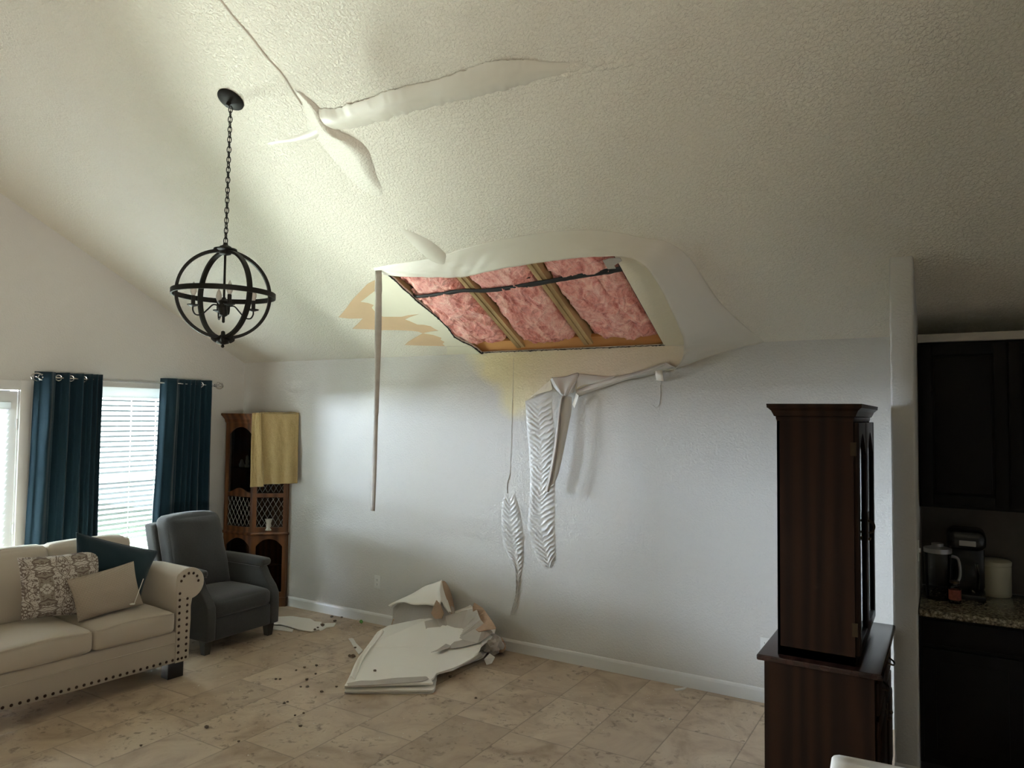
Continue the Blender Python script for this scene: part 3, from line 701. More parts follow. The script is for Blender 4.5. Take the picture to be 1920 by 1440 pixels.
# ================================================================== LOOSE PAINT SHEET AROUND THE HOLE
# pairs: where the sheet is still attached -> its free lower edge (pixels with a real distance from the surface)
pairs = [
 (ceil(700, 503, 0), ceil(704, 512, .012)), (ceil(716, 499, 0), ceil(722, 515, .03)), (ceil(745, 494, 0), ceil(750, 518, .045)),
 (ceil(785, 488, 0), ceil(790, 519, .06)), (ceil(830, 478, 0), ceil(835, 520, .07)), (ceil(875, 464, 0), ceil(872, 519, .075)),
 (ceil(925, 452, 0), ceil(905, 511, .08)), (ceil(985, 441, 0), ceil(960, 500, .085)), (ceil(1045, 433, 0), ceil(1035, 489, .09)),
 (ceil(1105, 431, 0), ceil(1100, 482, .10)), (ceil(1160, 436, 0), ceil(1150, 480, .11)), (ceil(1205, 446, 0), ceil(1185, 484, .125)),
 (ceil(1250, 453, 0), ceil(1208, 497, .14)), (ceil(1290, 480, 0), ceil(1226, 520, .155)), (ceil(1318, 520, 0), ceil(1243, 548, .17)),
 (ceil(1345, 560, 0), ceil(1258, 580, .185)), (ceil(1375, 592, 0), ceil(1272, 610, .20)), (ceil(1405, 618, 0), ceil(1281, 635, .21)),
 (wall(1432, 641, .002), wall(1283, 652, .20)), (wall(1385, 652, 0), wall(1281, 668, .17)), (wall(1340, 666, 0), wall(1274, 682, .125)), (wall(1300, 682, 0), wall(1263, 692, .075)), (wall(1262, 694, 0), wall(1240, 694, .045)), (wall(1235, 700, 0), wall(1215, 697, .030)), ]
A = catmull([p[0] for p in pairs], 170); B = catmull([p[1] for p in pairs], 170)
rows = []
for i in range(170):
    a, b = A[i], B[i]; row = []; t0 = i/169
    for k in range(22):
        w = k/21
        p = a.lerp(b, w)
        # keep the sheet tangent to the surface where it is attached, and let it sag
        toward = CN if t0 < .76 else Vector((0, -1, -.25)).normalized()
        big = min(1, t0*3)*.02
        sagf = -((1-w)*w)*(.045+.085*max(0, min(1, (t0-.42)/.2)))*min(1, t0*4+.2)
        p = p+toward*sagf
        wr = .003*math.sin(i*1.1+w*6)*math.exp(-((t0-.2)/.10)**2)*w+.0035*fbm((a.x*5, w*3, i*.02), 2)*w
        p = p+toward*(wr+.004*min(1, w*5)-.0015)
        p.y = min(p.y, D-.003)
        row.append(p)
    rows.append(row)
sheet = MB().grid(rows)
sh = tag(sheet.build('peeling_paint_sheet', M['ceil_loose_shaded'], smooth=180, solid=.0025), 'large loose sheet of ceiling paint sagging around the top and right of the hole', 'peeling paint')
# small torn tab at the top right of the opening
tb = [ceil(1130, 488, .06), ceil(1142, 484, .07), ceil(1163, 483, .08), ceil(1166, 489, .07), ceil(1152, 497, .05), ceil(1155, 503, .045), ceil(1140, 504, .035), ceil(1136, 498, .04)]
MB().prism(tb, CN*.003).build('torn_tab', M['paper'], sh, smooth=0)
# ================================================================== SAGS IN THE CEILING PAINT
def sag(name, upper, lower, prof, n=90, m=16, jag=0.0, mat='ceil_loose_shaded', parent=ceiling, seed=0, cut=-.002):
    """loose skin between two outlines given on the ceiling, hanging by prof(s,t)"""
    U = catmull([ceil(u, v) for u, v in upper], n); Lw = catmull([ceil(u, v) for u, v in lower], n); rows = []
    for i in range(n):
        s = i/(n-1); row = []
        j1 = jag*fbm((s*40, seed, 0), 1, 3); j2 = jag*fbm((s*30, seed, 7), 1, 3)
        for k in range(m):
            t = k/(m-1); p = U[i].lerp(Lw[i], t*(1-j1-j2)+j1); row.append(p+CN*max(cut, prof(s, t)))
        rows.append(row)
    return MB().grid(rows).build(name, M[mat], parent, smooth=180)
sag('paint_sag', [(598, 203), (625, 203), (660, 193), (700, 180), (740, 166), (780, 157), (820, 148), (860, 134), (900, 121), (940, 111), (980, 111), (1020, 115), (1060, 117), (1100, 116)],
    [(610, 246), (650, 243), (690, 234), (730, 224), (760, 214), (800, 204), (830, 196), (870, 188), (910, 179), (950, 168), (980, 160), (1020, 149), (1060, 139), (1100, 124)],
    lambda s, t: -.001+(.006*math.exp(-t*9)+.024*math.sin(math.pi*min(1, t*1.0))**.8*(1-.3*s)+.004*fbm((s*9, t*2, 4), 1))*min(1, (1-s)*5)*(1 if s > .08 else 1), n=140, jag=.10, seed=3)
# ragged blisters that continue the torn joint
for k, (u, v, r_) in enumerate(((1075, 127, 9), (1098, 131, 7), (1118, 119, 8), (1130, 127, 6), (1150, 124, 7), (1168, 118, 8), (1176, 120, 6), (1205, 108, 6), (1262, 88, 5), (1278, 86, 4), (1040, 146, 8), (1062, 141, 7))):
    c = ceil(u, v, .0); m_ = MB(); rr = r_*.0034
    rows = [[c+Vector((math.cos(a)*rr*q*(1.6+.4*fbm((a, k, 0))), math.sin(a)*rr*q*.7, -.5*math.sin(a)*rr*q*.7))+CN*(.009*(1-q*q)+.001) for a in [2*math.pi*i/12 for i in range(12)]] for q in (.02, .5, .8, 1)]
    m_.grid(rows, True); m_.build('paint_blister', M['ceiling'], ceiling, smooth=180)
# hanging bag along the board joint, lit on its left flank
sag('paint_sag', [(553, 172), (566, 198), (572, 222), (574, 240), (594, 264), (614, 290), (636, 318), (660, 344), (688, 366), (718, 376)],
    [(562, 172), (592, 196), (612, 222), (636, 246), (670, 262), (690, 280), (700, 305), (707, 330), (716, 350), (720, 374)],
    lambda s, t: -.001+(.042*(max(0, (t/.70)) **1.4 if t < .70 else max(0, 1-((t-.70)/.30)**2.2))*(math.sin(math.pi*min(1, s*1.02+.03)))**.8)*(1-.25*s)*(1+.12*fbm((s*6, t*3, 0), 1)), n=110, m=30, mat='ceil_mid')
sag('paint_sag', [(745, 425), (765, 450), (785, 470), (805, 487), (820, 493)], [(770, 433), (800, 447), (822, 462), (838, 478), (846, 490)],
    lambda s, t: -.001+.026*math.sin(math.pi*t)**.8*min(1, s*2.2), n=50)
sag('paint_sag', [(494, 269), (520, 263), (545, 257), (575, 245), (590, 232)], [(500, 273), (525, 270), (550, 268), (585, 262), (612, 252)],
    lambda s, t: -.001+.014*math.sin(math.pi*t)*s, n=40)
# split tape along the joint, running up out of the picture
def strip(name, px, w, off, mat, parent, jag=.3):
    P = catmull([ceil(u, v) for u, v in px], 120); rows = []
    for i, p in enumerate(P):
        ww = w*(1+jag*fbm((i*.25, 1, 0))); rows.append([p+Vector((-ww, 0, 0))+CN*.001, p+Vector((-ww*.3, 0, 0))+CN*off, p+Vector((ww*.2, 0, 0))+CN*off*.9, p+Vector((ww*.6, 0, 0))+CN*.001])
    return MB().grid(rows).build(name, M[mat], parent, smooth=30)
strip('split_joint', [(398, -18), (415, 2), (440, 34), (470, 68), (500, 107), (530, 140), (550, 172), (566, 196)], .007, .007, 'ceil_loose_shaded', ceiling)
strip('split_joint', [(482, 282), (520, 323), (560, 366), (610, 417), (660, 465), (700, 502)], .008, .0015, 'ceiling', ceiling, .1)

# ================================================================== HANGING TAPE AND TORN PAPER
# long strip hanging straight down from the left corner of the hole
top = ceil(712, 508, .012); yb = top.y; zb = on(697, 957, 1, yb).z
n_ = 60; rows = []
for i in range(n_):
    s = i/(n_-1); z = top.z+(zb-top.z)*s
    w = .022+.004*math.sin(s*9)-(.004 if s > .6 else 0)+(.004 if s < .1 else 0)
    a = .25+.5*math.sin(s*5)*.5
    cx_ = top.x+.010*math.sin(s*4)-.002*s; row = []
    for k in range(5):
        t = -1+k*.5; row.append((cx_+t*w*math.cos(a)*1.0, yb-.02+t*w*math.sin(a)+.006*(t*t), z))
    rows.append(row)
tag(MB().grid(rows).build('hanging_tape', M['tape'], smooth=60, solid=.002), 'long grey-brown tape hanging straight from the left corner of the hole', 'tape')
# torn wall paint: rolled lip along the wall, folds and hanging strip
fl = thing('torn_wall_paper', 'torn wall paint peeled into a roll and hanging folds below the hole', 'peeling paint', wall(1060, 740)); T = L(fl)
up_ = [(1250, 680), (1225, 687), (1200, 696), (1165, 704), (1130, 712), (1105, 722), (1085, 730)]
lo_ = [(1272, 691), (1245, 695), (1215, 705), (1175, 713), (1140, 724), (1108, 735), (1082, 745)]
U = catmull([wall(u, v, .012) for u, v in up_], 60); Lw = catmull([wall(u, v, .02) for u, v in lo_], 60); rows = []
for i in range(60):
    row = []
    for k in range(9):
        t = k/8; p = U[i].lerp(Lw[i], t); p = p+Vector((0, -.03*math.sin(math.pi*t)-.006*abs(fbm((i*.3, t*3, 0))), 0)); row.append(p)
    rows.append(row)
MB().grid(rows, T=T).build('rolled_lip', M['wall_loose'], fl, smooth=60, solid=.003)
g = MB(); g.tube([wall(u, v, .045)+Vector((0, 0, .003*fbm((i, 0, 0)))) for i, (u, v) in enumerate([(1245+(1083-1245)*s/30, 683+(736-683)*(s/30)**.9) for s in range(31)])], [.004+.004*abs(fbm((i*.7, 1, 1))) for i in range(31)], 6, T=T); g.build('crumbled_edge', M['gypsum'], fl)
def folds(px, name, mat, offs, th=.002):
    MB().prism([wall(u, v, o_) for (u, v), o_ in zip(px, offs)], (0, -th, 0), T=T).build(name, M[mat], fl, smooth=0)
def drape(top_px, bot_px, name, mat, amp=.012, nf=3, off=.03, off2=None):
    A_ = catmull([wall(u, v, off) for u, v in top_px], 40); B_ = catmull([wall(u, v, off if off2 is None else off2) for u, v in bot_px], 40); rows = []
    for k in range(14):
        w = k/13; rows.append([A_[i].lerp(B_[i], w)+Vector((0, -amp*(.5+.5*math.sin(i/39*nf*2*math.pi))*(.4+.6*w)-.01*math.sin(math.pi*w), 0)) for i in range(40)])
    MB().grid(rows, T=T).build(name, M[mat], fl, smooth=180, solid=.002)
# central cone of gathered paper: from a broad top to a narrow pinched end
drape([(1035, 708), (1060, 706), (1084, 699), (1083, 712), (1078, 722)], [(1052, 735), (1058, 741), (1062, 743), (1070, 738), (1075, 736)], 'gathered_fold', 'wall_loose', .016, 3, .02, .07)
drape([(1084, 700), (1110, 703), (1140, 706), (1160, 702)], [(1082, 728), (1095, 722), (1120, 718), (1150, 708)], 'gathered_fold', 'wall_loose', .008, 2, .01, .03)
folds([(987, 751), (1000, 740), (1032, 712), (1036, 730), (1030, 733), (1018, 736), (1002, 741)], 'folded_edge', 'bare2', [.01, .012, .02, .03, .03, .02, .015])
folds([(1032, 711), (1036, 709), (1047, 722), (1056, 738), (1052, 741), (1040, 728)], 'folded_edge', 'wall_loose', [.02, .03, .045, .05, .05, .03])
folds([(1080, 737), (1085, 742), (1082, 752), (1077, 765), (1073, 758), (1077, 748)], 'paper_tab', 'white_face', [.05, .07, .075, .06, .05, .05])
# stiff strip hanging from the pinched end
sp_ = [wall(u, v, o_) for u, v, o_ in ((1060, 741, .07), (1053, 745, .08), (1049, 765, .09), (1045, 800, .095), (1040, 840, .10), (1034, 875, .10), (1028, 905, .10), (1024, 922, .10))]
P = catmull(sp_, 40); rows = []
for i, p in enumerate(P):
    w = .014+.014*(i/39); rows.append([p+Vector((-w*.6, w*.5, .0)), p+Vector((0, 0, 0)), p+Vector((w*.6, -w*.5, 0)), p+Vector((w*1.1, -w*.3, 0))])
MB().grid(rows, T=T).build('hanging_strip', M['tape'], fl, smooth=60, solid=.003)
P2 = catmull([wall(u, v, o_) for u, v, o_ in ((1072, 745, .05), (1072, 765, .06), (1066, 800, .07), (1058, 840, .085), (1048, 885, .095), (1040, 905, .10))], 40); rows = []
for i, p in enumerate(P2):
    q_ = P[min(39, int(i*.95))]; rows.append([q_.lerp(p, t)+Vector((0, .0, 0)) for t in (.12, .5, 1)])
MB().grid(rows, T=T).build('paper_back', M['wall_loose'], fl, smooth=60, solid=.002)
# curl below the right end of the sheet
cl = tag(MB().grid([[wall(1228+14*t+s*2, 692+18*s+3*t, .025+.03*math.sin(math.pi*s)+.01*t) for t in (0, .33, .66, 1)] for s in [i/10 for i in range(11)]]+[[wall(1228+14*t+2, 713+2*t, .03) for t in (0, .33, .66, 1)]]).build('paint_curl', M['white_face'], smooth=180, solid=.002), 'small curled tab of paint under the right end of the sheet', 'peeling paint')
# wrinkled columns where wet paint slid down the wall
def wrinkle(name, left, right, N, a=.35, amp=.008, base=.004, m=28, n=260, herring=True, seed=0):
    A_ = catmull([wall(u, v) for u, v in left], n); B_ = catmull([wall(u, v) for u, v in right], n); rows = []
    Lh = (A_[0]-A_[-1]).length
    for i in range(n):
        s = i/(n-1); row = []
        for k in range(m):
            t = -1+2*k/(m-1); p = A_[i].lerp(B_[i], (t+1)/2)
            zz = (A_[0].z-p.z)
            ph = zz*N+abs(t)*a*N*.12+.55*fbm((t*1.5, zz*6, seed), 1)
            ridge = (1-abs(math.sin(math.pi*ph)))**1.6
            side = .35+.65*min(1, abs(t)*1.7); edge = (1-abs(t)**5)
            ends = min(1, s*14)*min(1, (1-s)*10)
            h = (base+amp*ridge*side*(1 if herring else 1))*edge*ends*(.7+.6*abs(fbm((t, zz*5, seed+3), 1)))
            p.y = D-.0012-h; row.append(p)
        rows.append(row)
    return MB().grid(rows).build(name, M['wall_loose'], wall_main, smooth=180)
wrinkle('wrinkled_paint', [(985, 752), (988, 800), (992, 850), (994, 900), (992, 950), (990, 990), (1000, 1030), (1014, 1060), (1026, 1066)], [(1036, 732), (1035, 770), (1038, 800), (1040, 850), (1040, 900), (1040, 960), (1040, 1000), (1041, 1040), (1036, 1064)], 24, a=.75, amp=.015)
wrinkle('wrinkled_paint', [(946, 925), (940, 960), (942, 1005), (948, 1030), (962, 1060), (968, 1090), (966, 1120), (958, 1145), (956, 1154)], [(965, 925), (975, 960), (981, 1000), (982, 1030), (980, 1060), (975, 1090), (972, 1120), (970, 1140), (964, 1154)], 26, a=.8, amp=.014, m=20, seed=5)
P = [wall(u, v, .002) for u, v in ((963, 672), (962, 720), (960, 770), (959, 820), (957, 870), (956, 890), (951, 905), (951, 925))]
MB().tube(catmull(P, 60), [.0012+.0022*max(0, min(1, (i-36)/8)) for i in range(60)], 6).build('paint_run', M['wall_loose'], wall_main)
P = [wall(u, v, .001) for u, v in ((1238, 722), (1238, 742), (1236, 758), (1230, 764), (1224, 760))]
MB().tube(catmull(P, 30), .0035, 6).build('paint_run', M['wall_loose'], wall_main)

# ================================================================== SOFA
SO = (-4.76, 3.44, 0); SR = R(-4.6)
sofa = thing('sofa', 'oatmeal linen sofa with rolled arm and bronze nailhead trim', 'sofa', SO, SR)
MS = shift(SO, SR)
SLEN = -1.93
MB().bbox(-.84, -.004, SLEN, -.02, .115, .335, .012, 3).build('base', M['sofa'], sofa)
MB().tube([(-.002, -.12, .262), (-.002, SLEN+.12, .262)], .005, 6).build('piping', M['sofa'], sofa)
def arm_profile(y, s):
    """outline of the rolled arm front (y across, z up); s=1: scroll rolls to +y"""
    pts = [(-.105, .115), (-.105, .60)]
    cy, cz, r_ = -.012, .665, .108
    for i in range(17):
        a = math.pi-.55+(-(math.pi*1.52))*i/16; pts.append((cy+r_*math.cos(a)*1.0, cz+r_*math.sin(a)))
    pts += [(.012, .56), (.002, .50), (.004, .40), (0, .30), (-.004, .115)]
    return [(y+s*p[0], p[1]) for p in pts]
nail_me = None
def nail(parent, loc):
    global nail_me
    if nail_me is None: o_ = MB().ball((0, 0, 0), .005, .0105, .0105, 8).build('nailhead', M['nail'], parent, loc=loc); nail_me = o_
    else:
        o_ = nail_me.copy(); COL.objects.link(o_); o_.parent = parent; o_.location = loc
for y, s in ((-.006, 1), (SLEN+.006, -1)):
    pr = arm_profile(y, s)
    bm_ = MB(); n0 = len(pr)
    rows = [[(x+0, a, b-(.02 if x < -.5 else 0)*(1 if b > .4 else 0)) for a, b in pr] for x in (-.012, -.2, -.4, -.6, -.86)]
    bm_.grid(rows, True); bm_.add([rows[-1][i] for i in range(n0)], [tuple(range(n0))])
    a_ = bm_.build('arm', M['sofa'], sofa, smooth=50)
    fp = MB(); fp.prism([(.0, a, b) for a, b in pr], (-.02, 0, 0)); fp.build('arm_front', M['sofa'], a_, smooth=30)
    c_ = Vector((0, y-s*.012*s*s, .665))
    # rounded roll around the front panel
    P = [(-.006, a, b) for a, b in pr[1:19]]; MB().tube(catmull(P, 60), .007, 6).build('arm_welt', M['sofa'], a_)
    inner = [(-.085, .14+.0465*i) for i in range(11)]
    arc = [(-.012+.068*math.cos(a), .672+.068*math.sin(a)) for a in [math.pi*.9-i*.56 for i in range(6)]]
    outer = [(-.026, .14+.0465*i) for i in range(10)]
    for yy, zz in inner+arc+outer+[(-.056, .14)]: nail(a_, (.002, y+s*yy, zz))
for i in range(37): nail(sofa, (0, -.130-i*.046, .140))
cw = (-.115-SLEN-.115+.0)/3.0
def piped_cushion(name, y0, y1, back=False):
    mb = MB()
    if not back:
        x0, x1, z0, z1 = -.64, .012, .335, .485
        mb.soft(x0, x1, y0, y1, z0, z1, .035, (.012, .004, .028), 10)
        c = mb.build(name, M['sofa'], sofa, smooth=60)
        P = [(x1-.004, y0+.008, z1-.012), (x1-.004, (y0+y1)/2, z1-.004), (x1-.004, y1-.008, z1-.012), (x1-.3, y1-.006, z1-.01), (x0+.05, y1-.006, z1-.01)]
        pp = [(x1+.004*math.sin(math.pi*t), y0+.02+(y1-y0-.04)*t, z1-.012+.016*math.sin(math.pi*t)) for t in [i/20 for i in range(21)]]
        MB().tube([(x0+.06, y0+.012, z1-.01)]+pp+[(x0+.06, y1-.012, z1-.01)], .0045, 6).build('piping', M['sofa'], c)
    else:
        def fn(p, u):
            t = max(0, (p.z-.48)/.48); p.x -= .14*t; return p
        mb.soft(-.70, -.54, y0, y1, .47, .955, .05, (.035, .004, .012), 10, fn)
        c = mb.build(name, M['sofa'], sofa, smooth=60)
        pp = [(-.71-.008, y0+.03+(y1-y0-.06)*t, .948+.012*math.sin(math.pi*t)) for t in [i/20 for i in range(21)]]
        MB().tube([(-.60, y0+.02, .6), (-.70, y0+.012, .90)]+pp+[(-.70, y1-.012, .90), (-.60, y1-.02, .6)], .0045, 6).build('piping', M['sofa'], c)
edges = [-.118, -.68, -1.245, SLEN+.118]
for i in range(3):
    piped_cushion('seat_cushion', edges[i+1]+.002, edges[i]-.002); piped_cushion('back_cushion', edges[i+1]+.002-(.02 if i == 0 else 0), edges[i]-.002, True)
mb = MB(); mb.soft(-.92, -.74, SLEN+.03, -.03, .14, .925, .05, (.0, 0, .0), 8, lambda p, u: Vector((p.x-.06*max(0, (p.z-.4)/.5), p.y, p.z))); mb.build('back_frame', M['sofa'], sofa, smooth=60)
for x, y in ((-.07, -.09), (-.82, -.09), (-.07, SLEN+.09), (-.82, SLEN+.09)):
    MB().bbox(x-.045, x+.045, y-.06, y+.06, 0, .118, .006).build('leg', M['darkleg'], sofa)
# throw pillows
INV = MS.inverted()
def sl_(u, v, xl):
    o_ = Vector(SO); ex = Vector((math.cos(SR), math.sin(SR), 0)); d = ray(u, v); t = (xl-(CP-o_).dot(ex))/d.dot(ex); return CP+d*t
def pillow(name, label, mat, corners, th, wavy=.0, seed=0, piping=True):
    c = [Vector(p) for p in corners]           # TL, TR, BR, BL
    ctr = sum(c, Vector())/4; nrm = (c[1]-c[0]).cross(c[3]-c[0]).normalized()
    if nrm.x < 0: nrm = -nrm
    t_ = bpy.data.objects.new(name, None); COL.objects.link(t_); t_.location = ctr; tag(t_, label, 'pillow'); t_.empty_display_size = .05
    n_ = 26
    def P(u, v, side):
        # pull the middle of each edge inwards a little
        uu = u*(1-.055*(1-v*v)**1.0*abs(u)**3); vv = v*(1-.055*(1-u*u)*abs(v)**3)
        a, b = (uu+1)/2, (vv+1)/2
        p = c[0].lerp(c[1], a).lerp(c[3].lerp(c[2], a), b)
        prof = ((1-u**2)*(1-v**2))
        h = th*(max(0, prof)**.45)*(1+.10*fbm((u*2, v*2, seed), 1)+wavy*fbm((u*5, v*5, seed+2), 1))
        return p+nrm*side*h-ctr
    m_ = MB()
    for side in (1, -1): m_.grid([[P(math.sin((-1+2*i/n_)*math.pi/2), math.sin((-1+2*j/n_)*math.pi/2), side) for i in range(n_+1)] for j in range(n_+1)])
    b = m_.build('cover', M[mat], t_, smooth=80)
    if piping:
        E_ = [P(-1+2*i/n_, -1, 1) for i in range(n_)]+[P(1, -1+2*i/n_, 1) for i in range(n_)]+[P(1-2*i/n_, 1, 1) for i in range(n_)]+[P(-1, 1-2*i/n_, 1) for i in range(n_)]
        MB().tube(E_, .004, 6, closed=True).build('piping', M[mat], t_, smooth=80)
    return t_
pillow('throw_pillow', 'dark teal throw pillow leaning behind the others against the sofa arm', 'tealpillow', [sl_(143, 999, -.50), sl_(296, 1034, -.44), sl_(262, 1122, -.34), sl_(138, 1105, -.44)], .07, seed=1)
pillow('throw_pillow', 'cream and brown damask print throw pillow at the left', 'damask', [sl_(34, 1047, -.48), sl_(190, 1030, -.44), sl_(182, 1150, -.30), sl_(40, 1162, -.36)], .075, .05, seed=2)
pillow('throw_pillow', 'small beige quilted lumbar pillow in front of the other two', 'waffle', [sl_(126, 1088, -.30), sl_(250, 1053, -.30), sl_(268, 1133, -.20), sl_(147, 1165, -.20)], .065, .06, seed=3)
# white wand on the cushion
wd = thing('blind_wand', 'thin white wand standing on the seat beside the beige pillow', 'wand', sl_(248, 1134, -.16)); T = L(wd)
MB().tube([sl_(252, 1131, -.16), sl_(269, 1085, -.20)], .0028, 8, T=T).build('stick', M['stick'], wd)
MB().lathe([(.001, 0), (.016, .001), (.018, .006), (.006, .010), (.001, .011)], 12, T=Matrix.Translation((0, 0, .001))).build('foot', M['stick'], wd)

# ================================================================== RECLINER
rec = thing('recliner', 'charcoal grey upholstered recliner armchair beside the sofa', 'armchair', (-5.0, 4.10, 0)); T = L(rec)
ya, yb_ = 3.745, 4.465
MB().soft(-5.62, -4.985, ya+.075, yb_-.075, .27, .415, .05, (.02, 0, .035), 10, T=T).build('seat_cushion', M['grey'], rec, smooth=60)
MB().soft(-5.6, -4.995, ya+.078, yb_-.078, .105, .285, .02, (.008, 0, 0), 8, T=T).build('footrest_panel', M['grey'], rec, smooth=60)
def backfn(p, u):
    t = (p.z-.36)/.64; p.x -= .20*t; 
    p.x += .012*fbm((p.y*5, p.z*6, 3), 1)*(1 if u.x > 0 else 0)-.010*math.exp(-((p.z-.70)/.03)**2)*(1 if u.x > 0 else 0)
    p.z += .02*u.y*0; return p
MB().soft(-5.66, -5.46, ya+.085, yb_-.085, .36, 1.015, .065, (.06, .0, .02), 14, backfn, T=T).build('back_cushion', M['grey'], rec, smooth=60)
MB().soft(-5.76, -5.62, ya+.055, yb_-.055, .20, .955, .03, (0, 0, 0), 10, lambda p, u: Vector((p.x-.20*max(0, (p.z-.36)/.64), p.y, p.z)), T=T).build('back_frame', M['grey'], rec, smooth=60)
for y0, y1, s in ((ya, ya+.085, -1), (yb_-.085, yb_, 1)):
    prof = [(-5.74, .11), (-5.74, .60), (-5.16, .60), (-5.13, .56), (-5.09, .50), (-5.02, .43), (-4.985, .37), (-4.98, .28), (-4.985, .11)]
    bm = bmesh.new(); vs = [bm.verts.new((x, y0, z)) for x, z in prof]; f = bm.faces.new(vs)
    r_ = bmesh.ops.extrude_face_region(bm, geom=[f]); bmesh.ops.translate(bm, verts=[v for v in r_['geom'] if isinstance(v, bmesh.types.BMVert)], vec=(0, y1-y0, 0))
    bmesh.ops.bevel(bm, geom=bm.edges[:], offset=.014, segments=3, affect='EDGES', profile=.5); bm.verts.index_update()
    m_ = MB(); m_.add([v.co.copy() for v in bm.verts], [[v.index for v in f.verts] for f in bm.faces], T); bm.free()
    a_ = m_.build('arm', M['grey'], rec, smooth=60)
    MB().soft(-5.74, -5.10, y0-.012, y1+.012, .585, .65, .03, (.0, 0, .008), 8, T=T).build('arm_pad', M['grey'], a_, smooth=60)
    st_ = MB()
    for i in range(34): st_.ball((-5.68+i*.0165, y0-.014 if s > 0 else y1+.014, .583), .0032, .002, .0032, 6, T=T)
    st_.build('stitching', M['silver'], a_)
for x in (-5.06, -5.70):
    for y in (ya+.05, yb_-.05):
        MB().add([(x+a*w, y+b*w, z) for z, w in ((.115, .035), (0, .024)) for a, b in ((-1, -1), (1, -1), (1, 1), (-1, 1))], [(0, 1, 2, 3), (7, 6, 5, 4), (0, 4, 5, 1), (1, 5, 6, 2), (2, 6, 7, 3), (3, 7, 4, 0)], T).build('leg', M['darkleg'], rec, smooth=0)

# ================================================================== CORNER CABINET
cab = thing('corner_cabinet', 'honey oak corner curio cabinet with leaded glass behind the recliner', 'cabinet', (-6.0, 5.03, 0)); T = L(cab)
PL, PC, PRr, PB2, PB1 = Vector((-6.30, 4.895, 0)), Vector((-5.915, 4.925, 0)), Vector((-5.665, 5.145, 0)), Vector((-5.665, 5.168, 0)), Vector((-6.30, 5.168, 0))
def foot(e=0.0):
    c = (PL+PC+PRr+PB2+PB1)/5
    def off(p, dx, dy): return Vector((p.x+dx*e, p.y+dy*e, 0))
    return [off(PL, -1, -1), off(PC, .25, -1.0), off(PRr, .9, -.5), off(PB2, .9, 0), off(PB1, -1, 0)]
def slab_(z0, z1, e0, e1=None):
    e1 = e0 if e1 is None else e1; a = foot(e0); b = foot(e1); m_ = MB()
    m_.add([(p.x, p.y, z0) for p in a]+[(p.x, p.y, z1) for p in b], [(4, 3, 2, 1, 0), (5, 6, 7, 8, 9)]+[(i, (i+1) % 5, 5+(i+1) % 5, 5+i) for i in range(5)], T); return m_
CTZ = 1.905
slab_(0, .09, .012).build('plinth', M['oak'], cab, smooth=0)
cm = slab_(CTZ-.10, CTZ-.085, .0, .008); 
for z0, z1, e0, e1 in ((CTZ-.085, CTZ-.06, .008, .012), (CTZ-.06, CTZ-.02, .012, .035), (CTZ-.02, CTZ, .038, .038)):
    s_ = slab_(z0, z1, e0, e1); cm.add(s_.v, s_.f)
cm.build('cornice', M['oak'], cab, smooth=0)
wm = slab_(.70, .715, .010, .016); s_ = slab_(.715, .73, .016, .002); wm.add(s_.v, s_.f); wm.build('waist_moulding', M['oak'], cab, smooth=0)
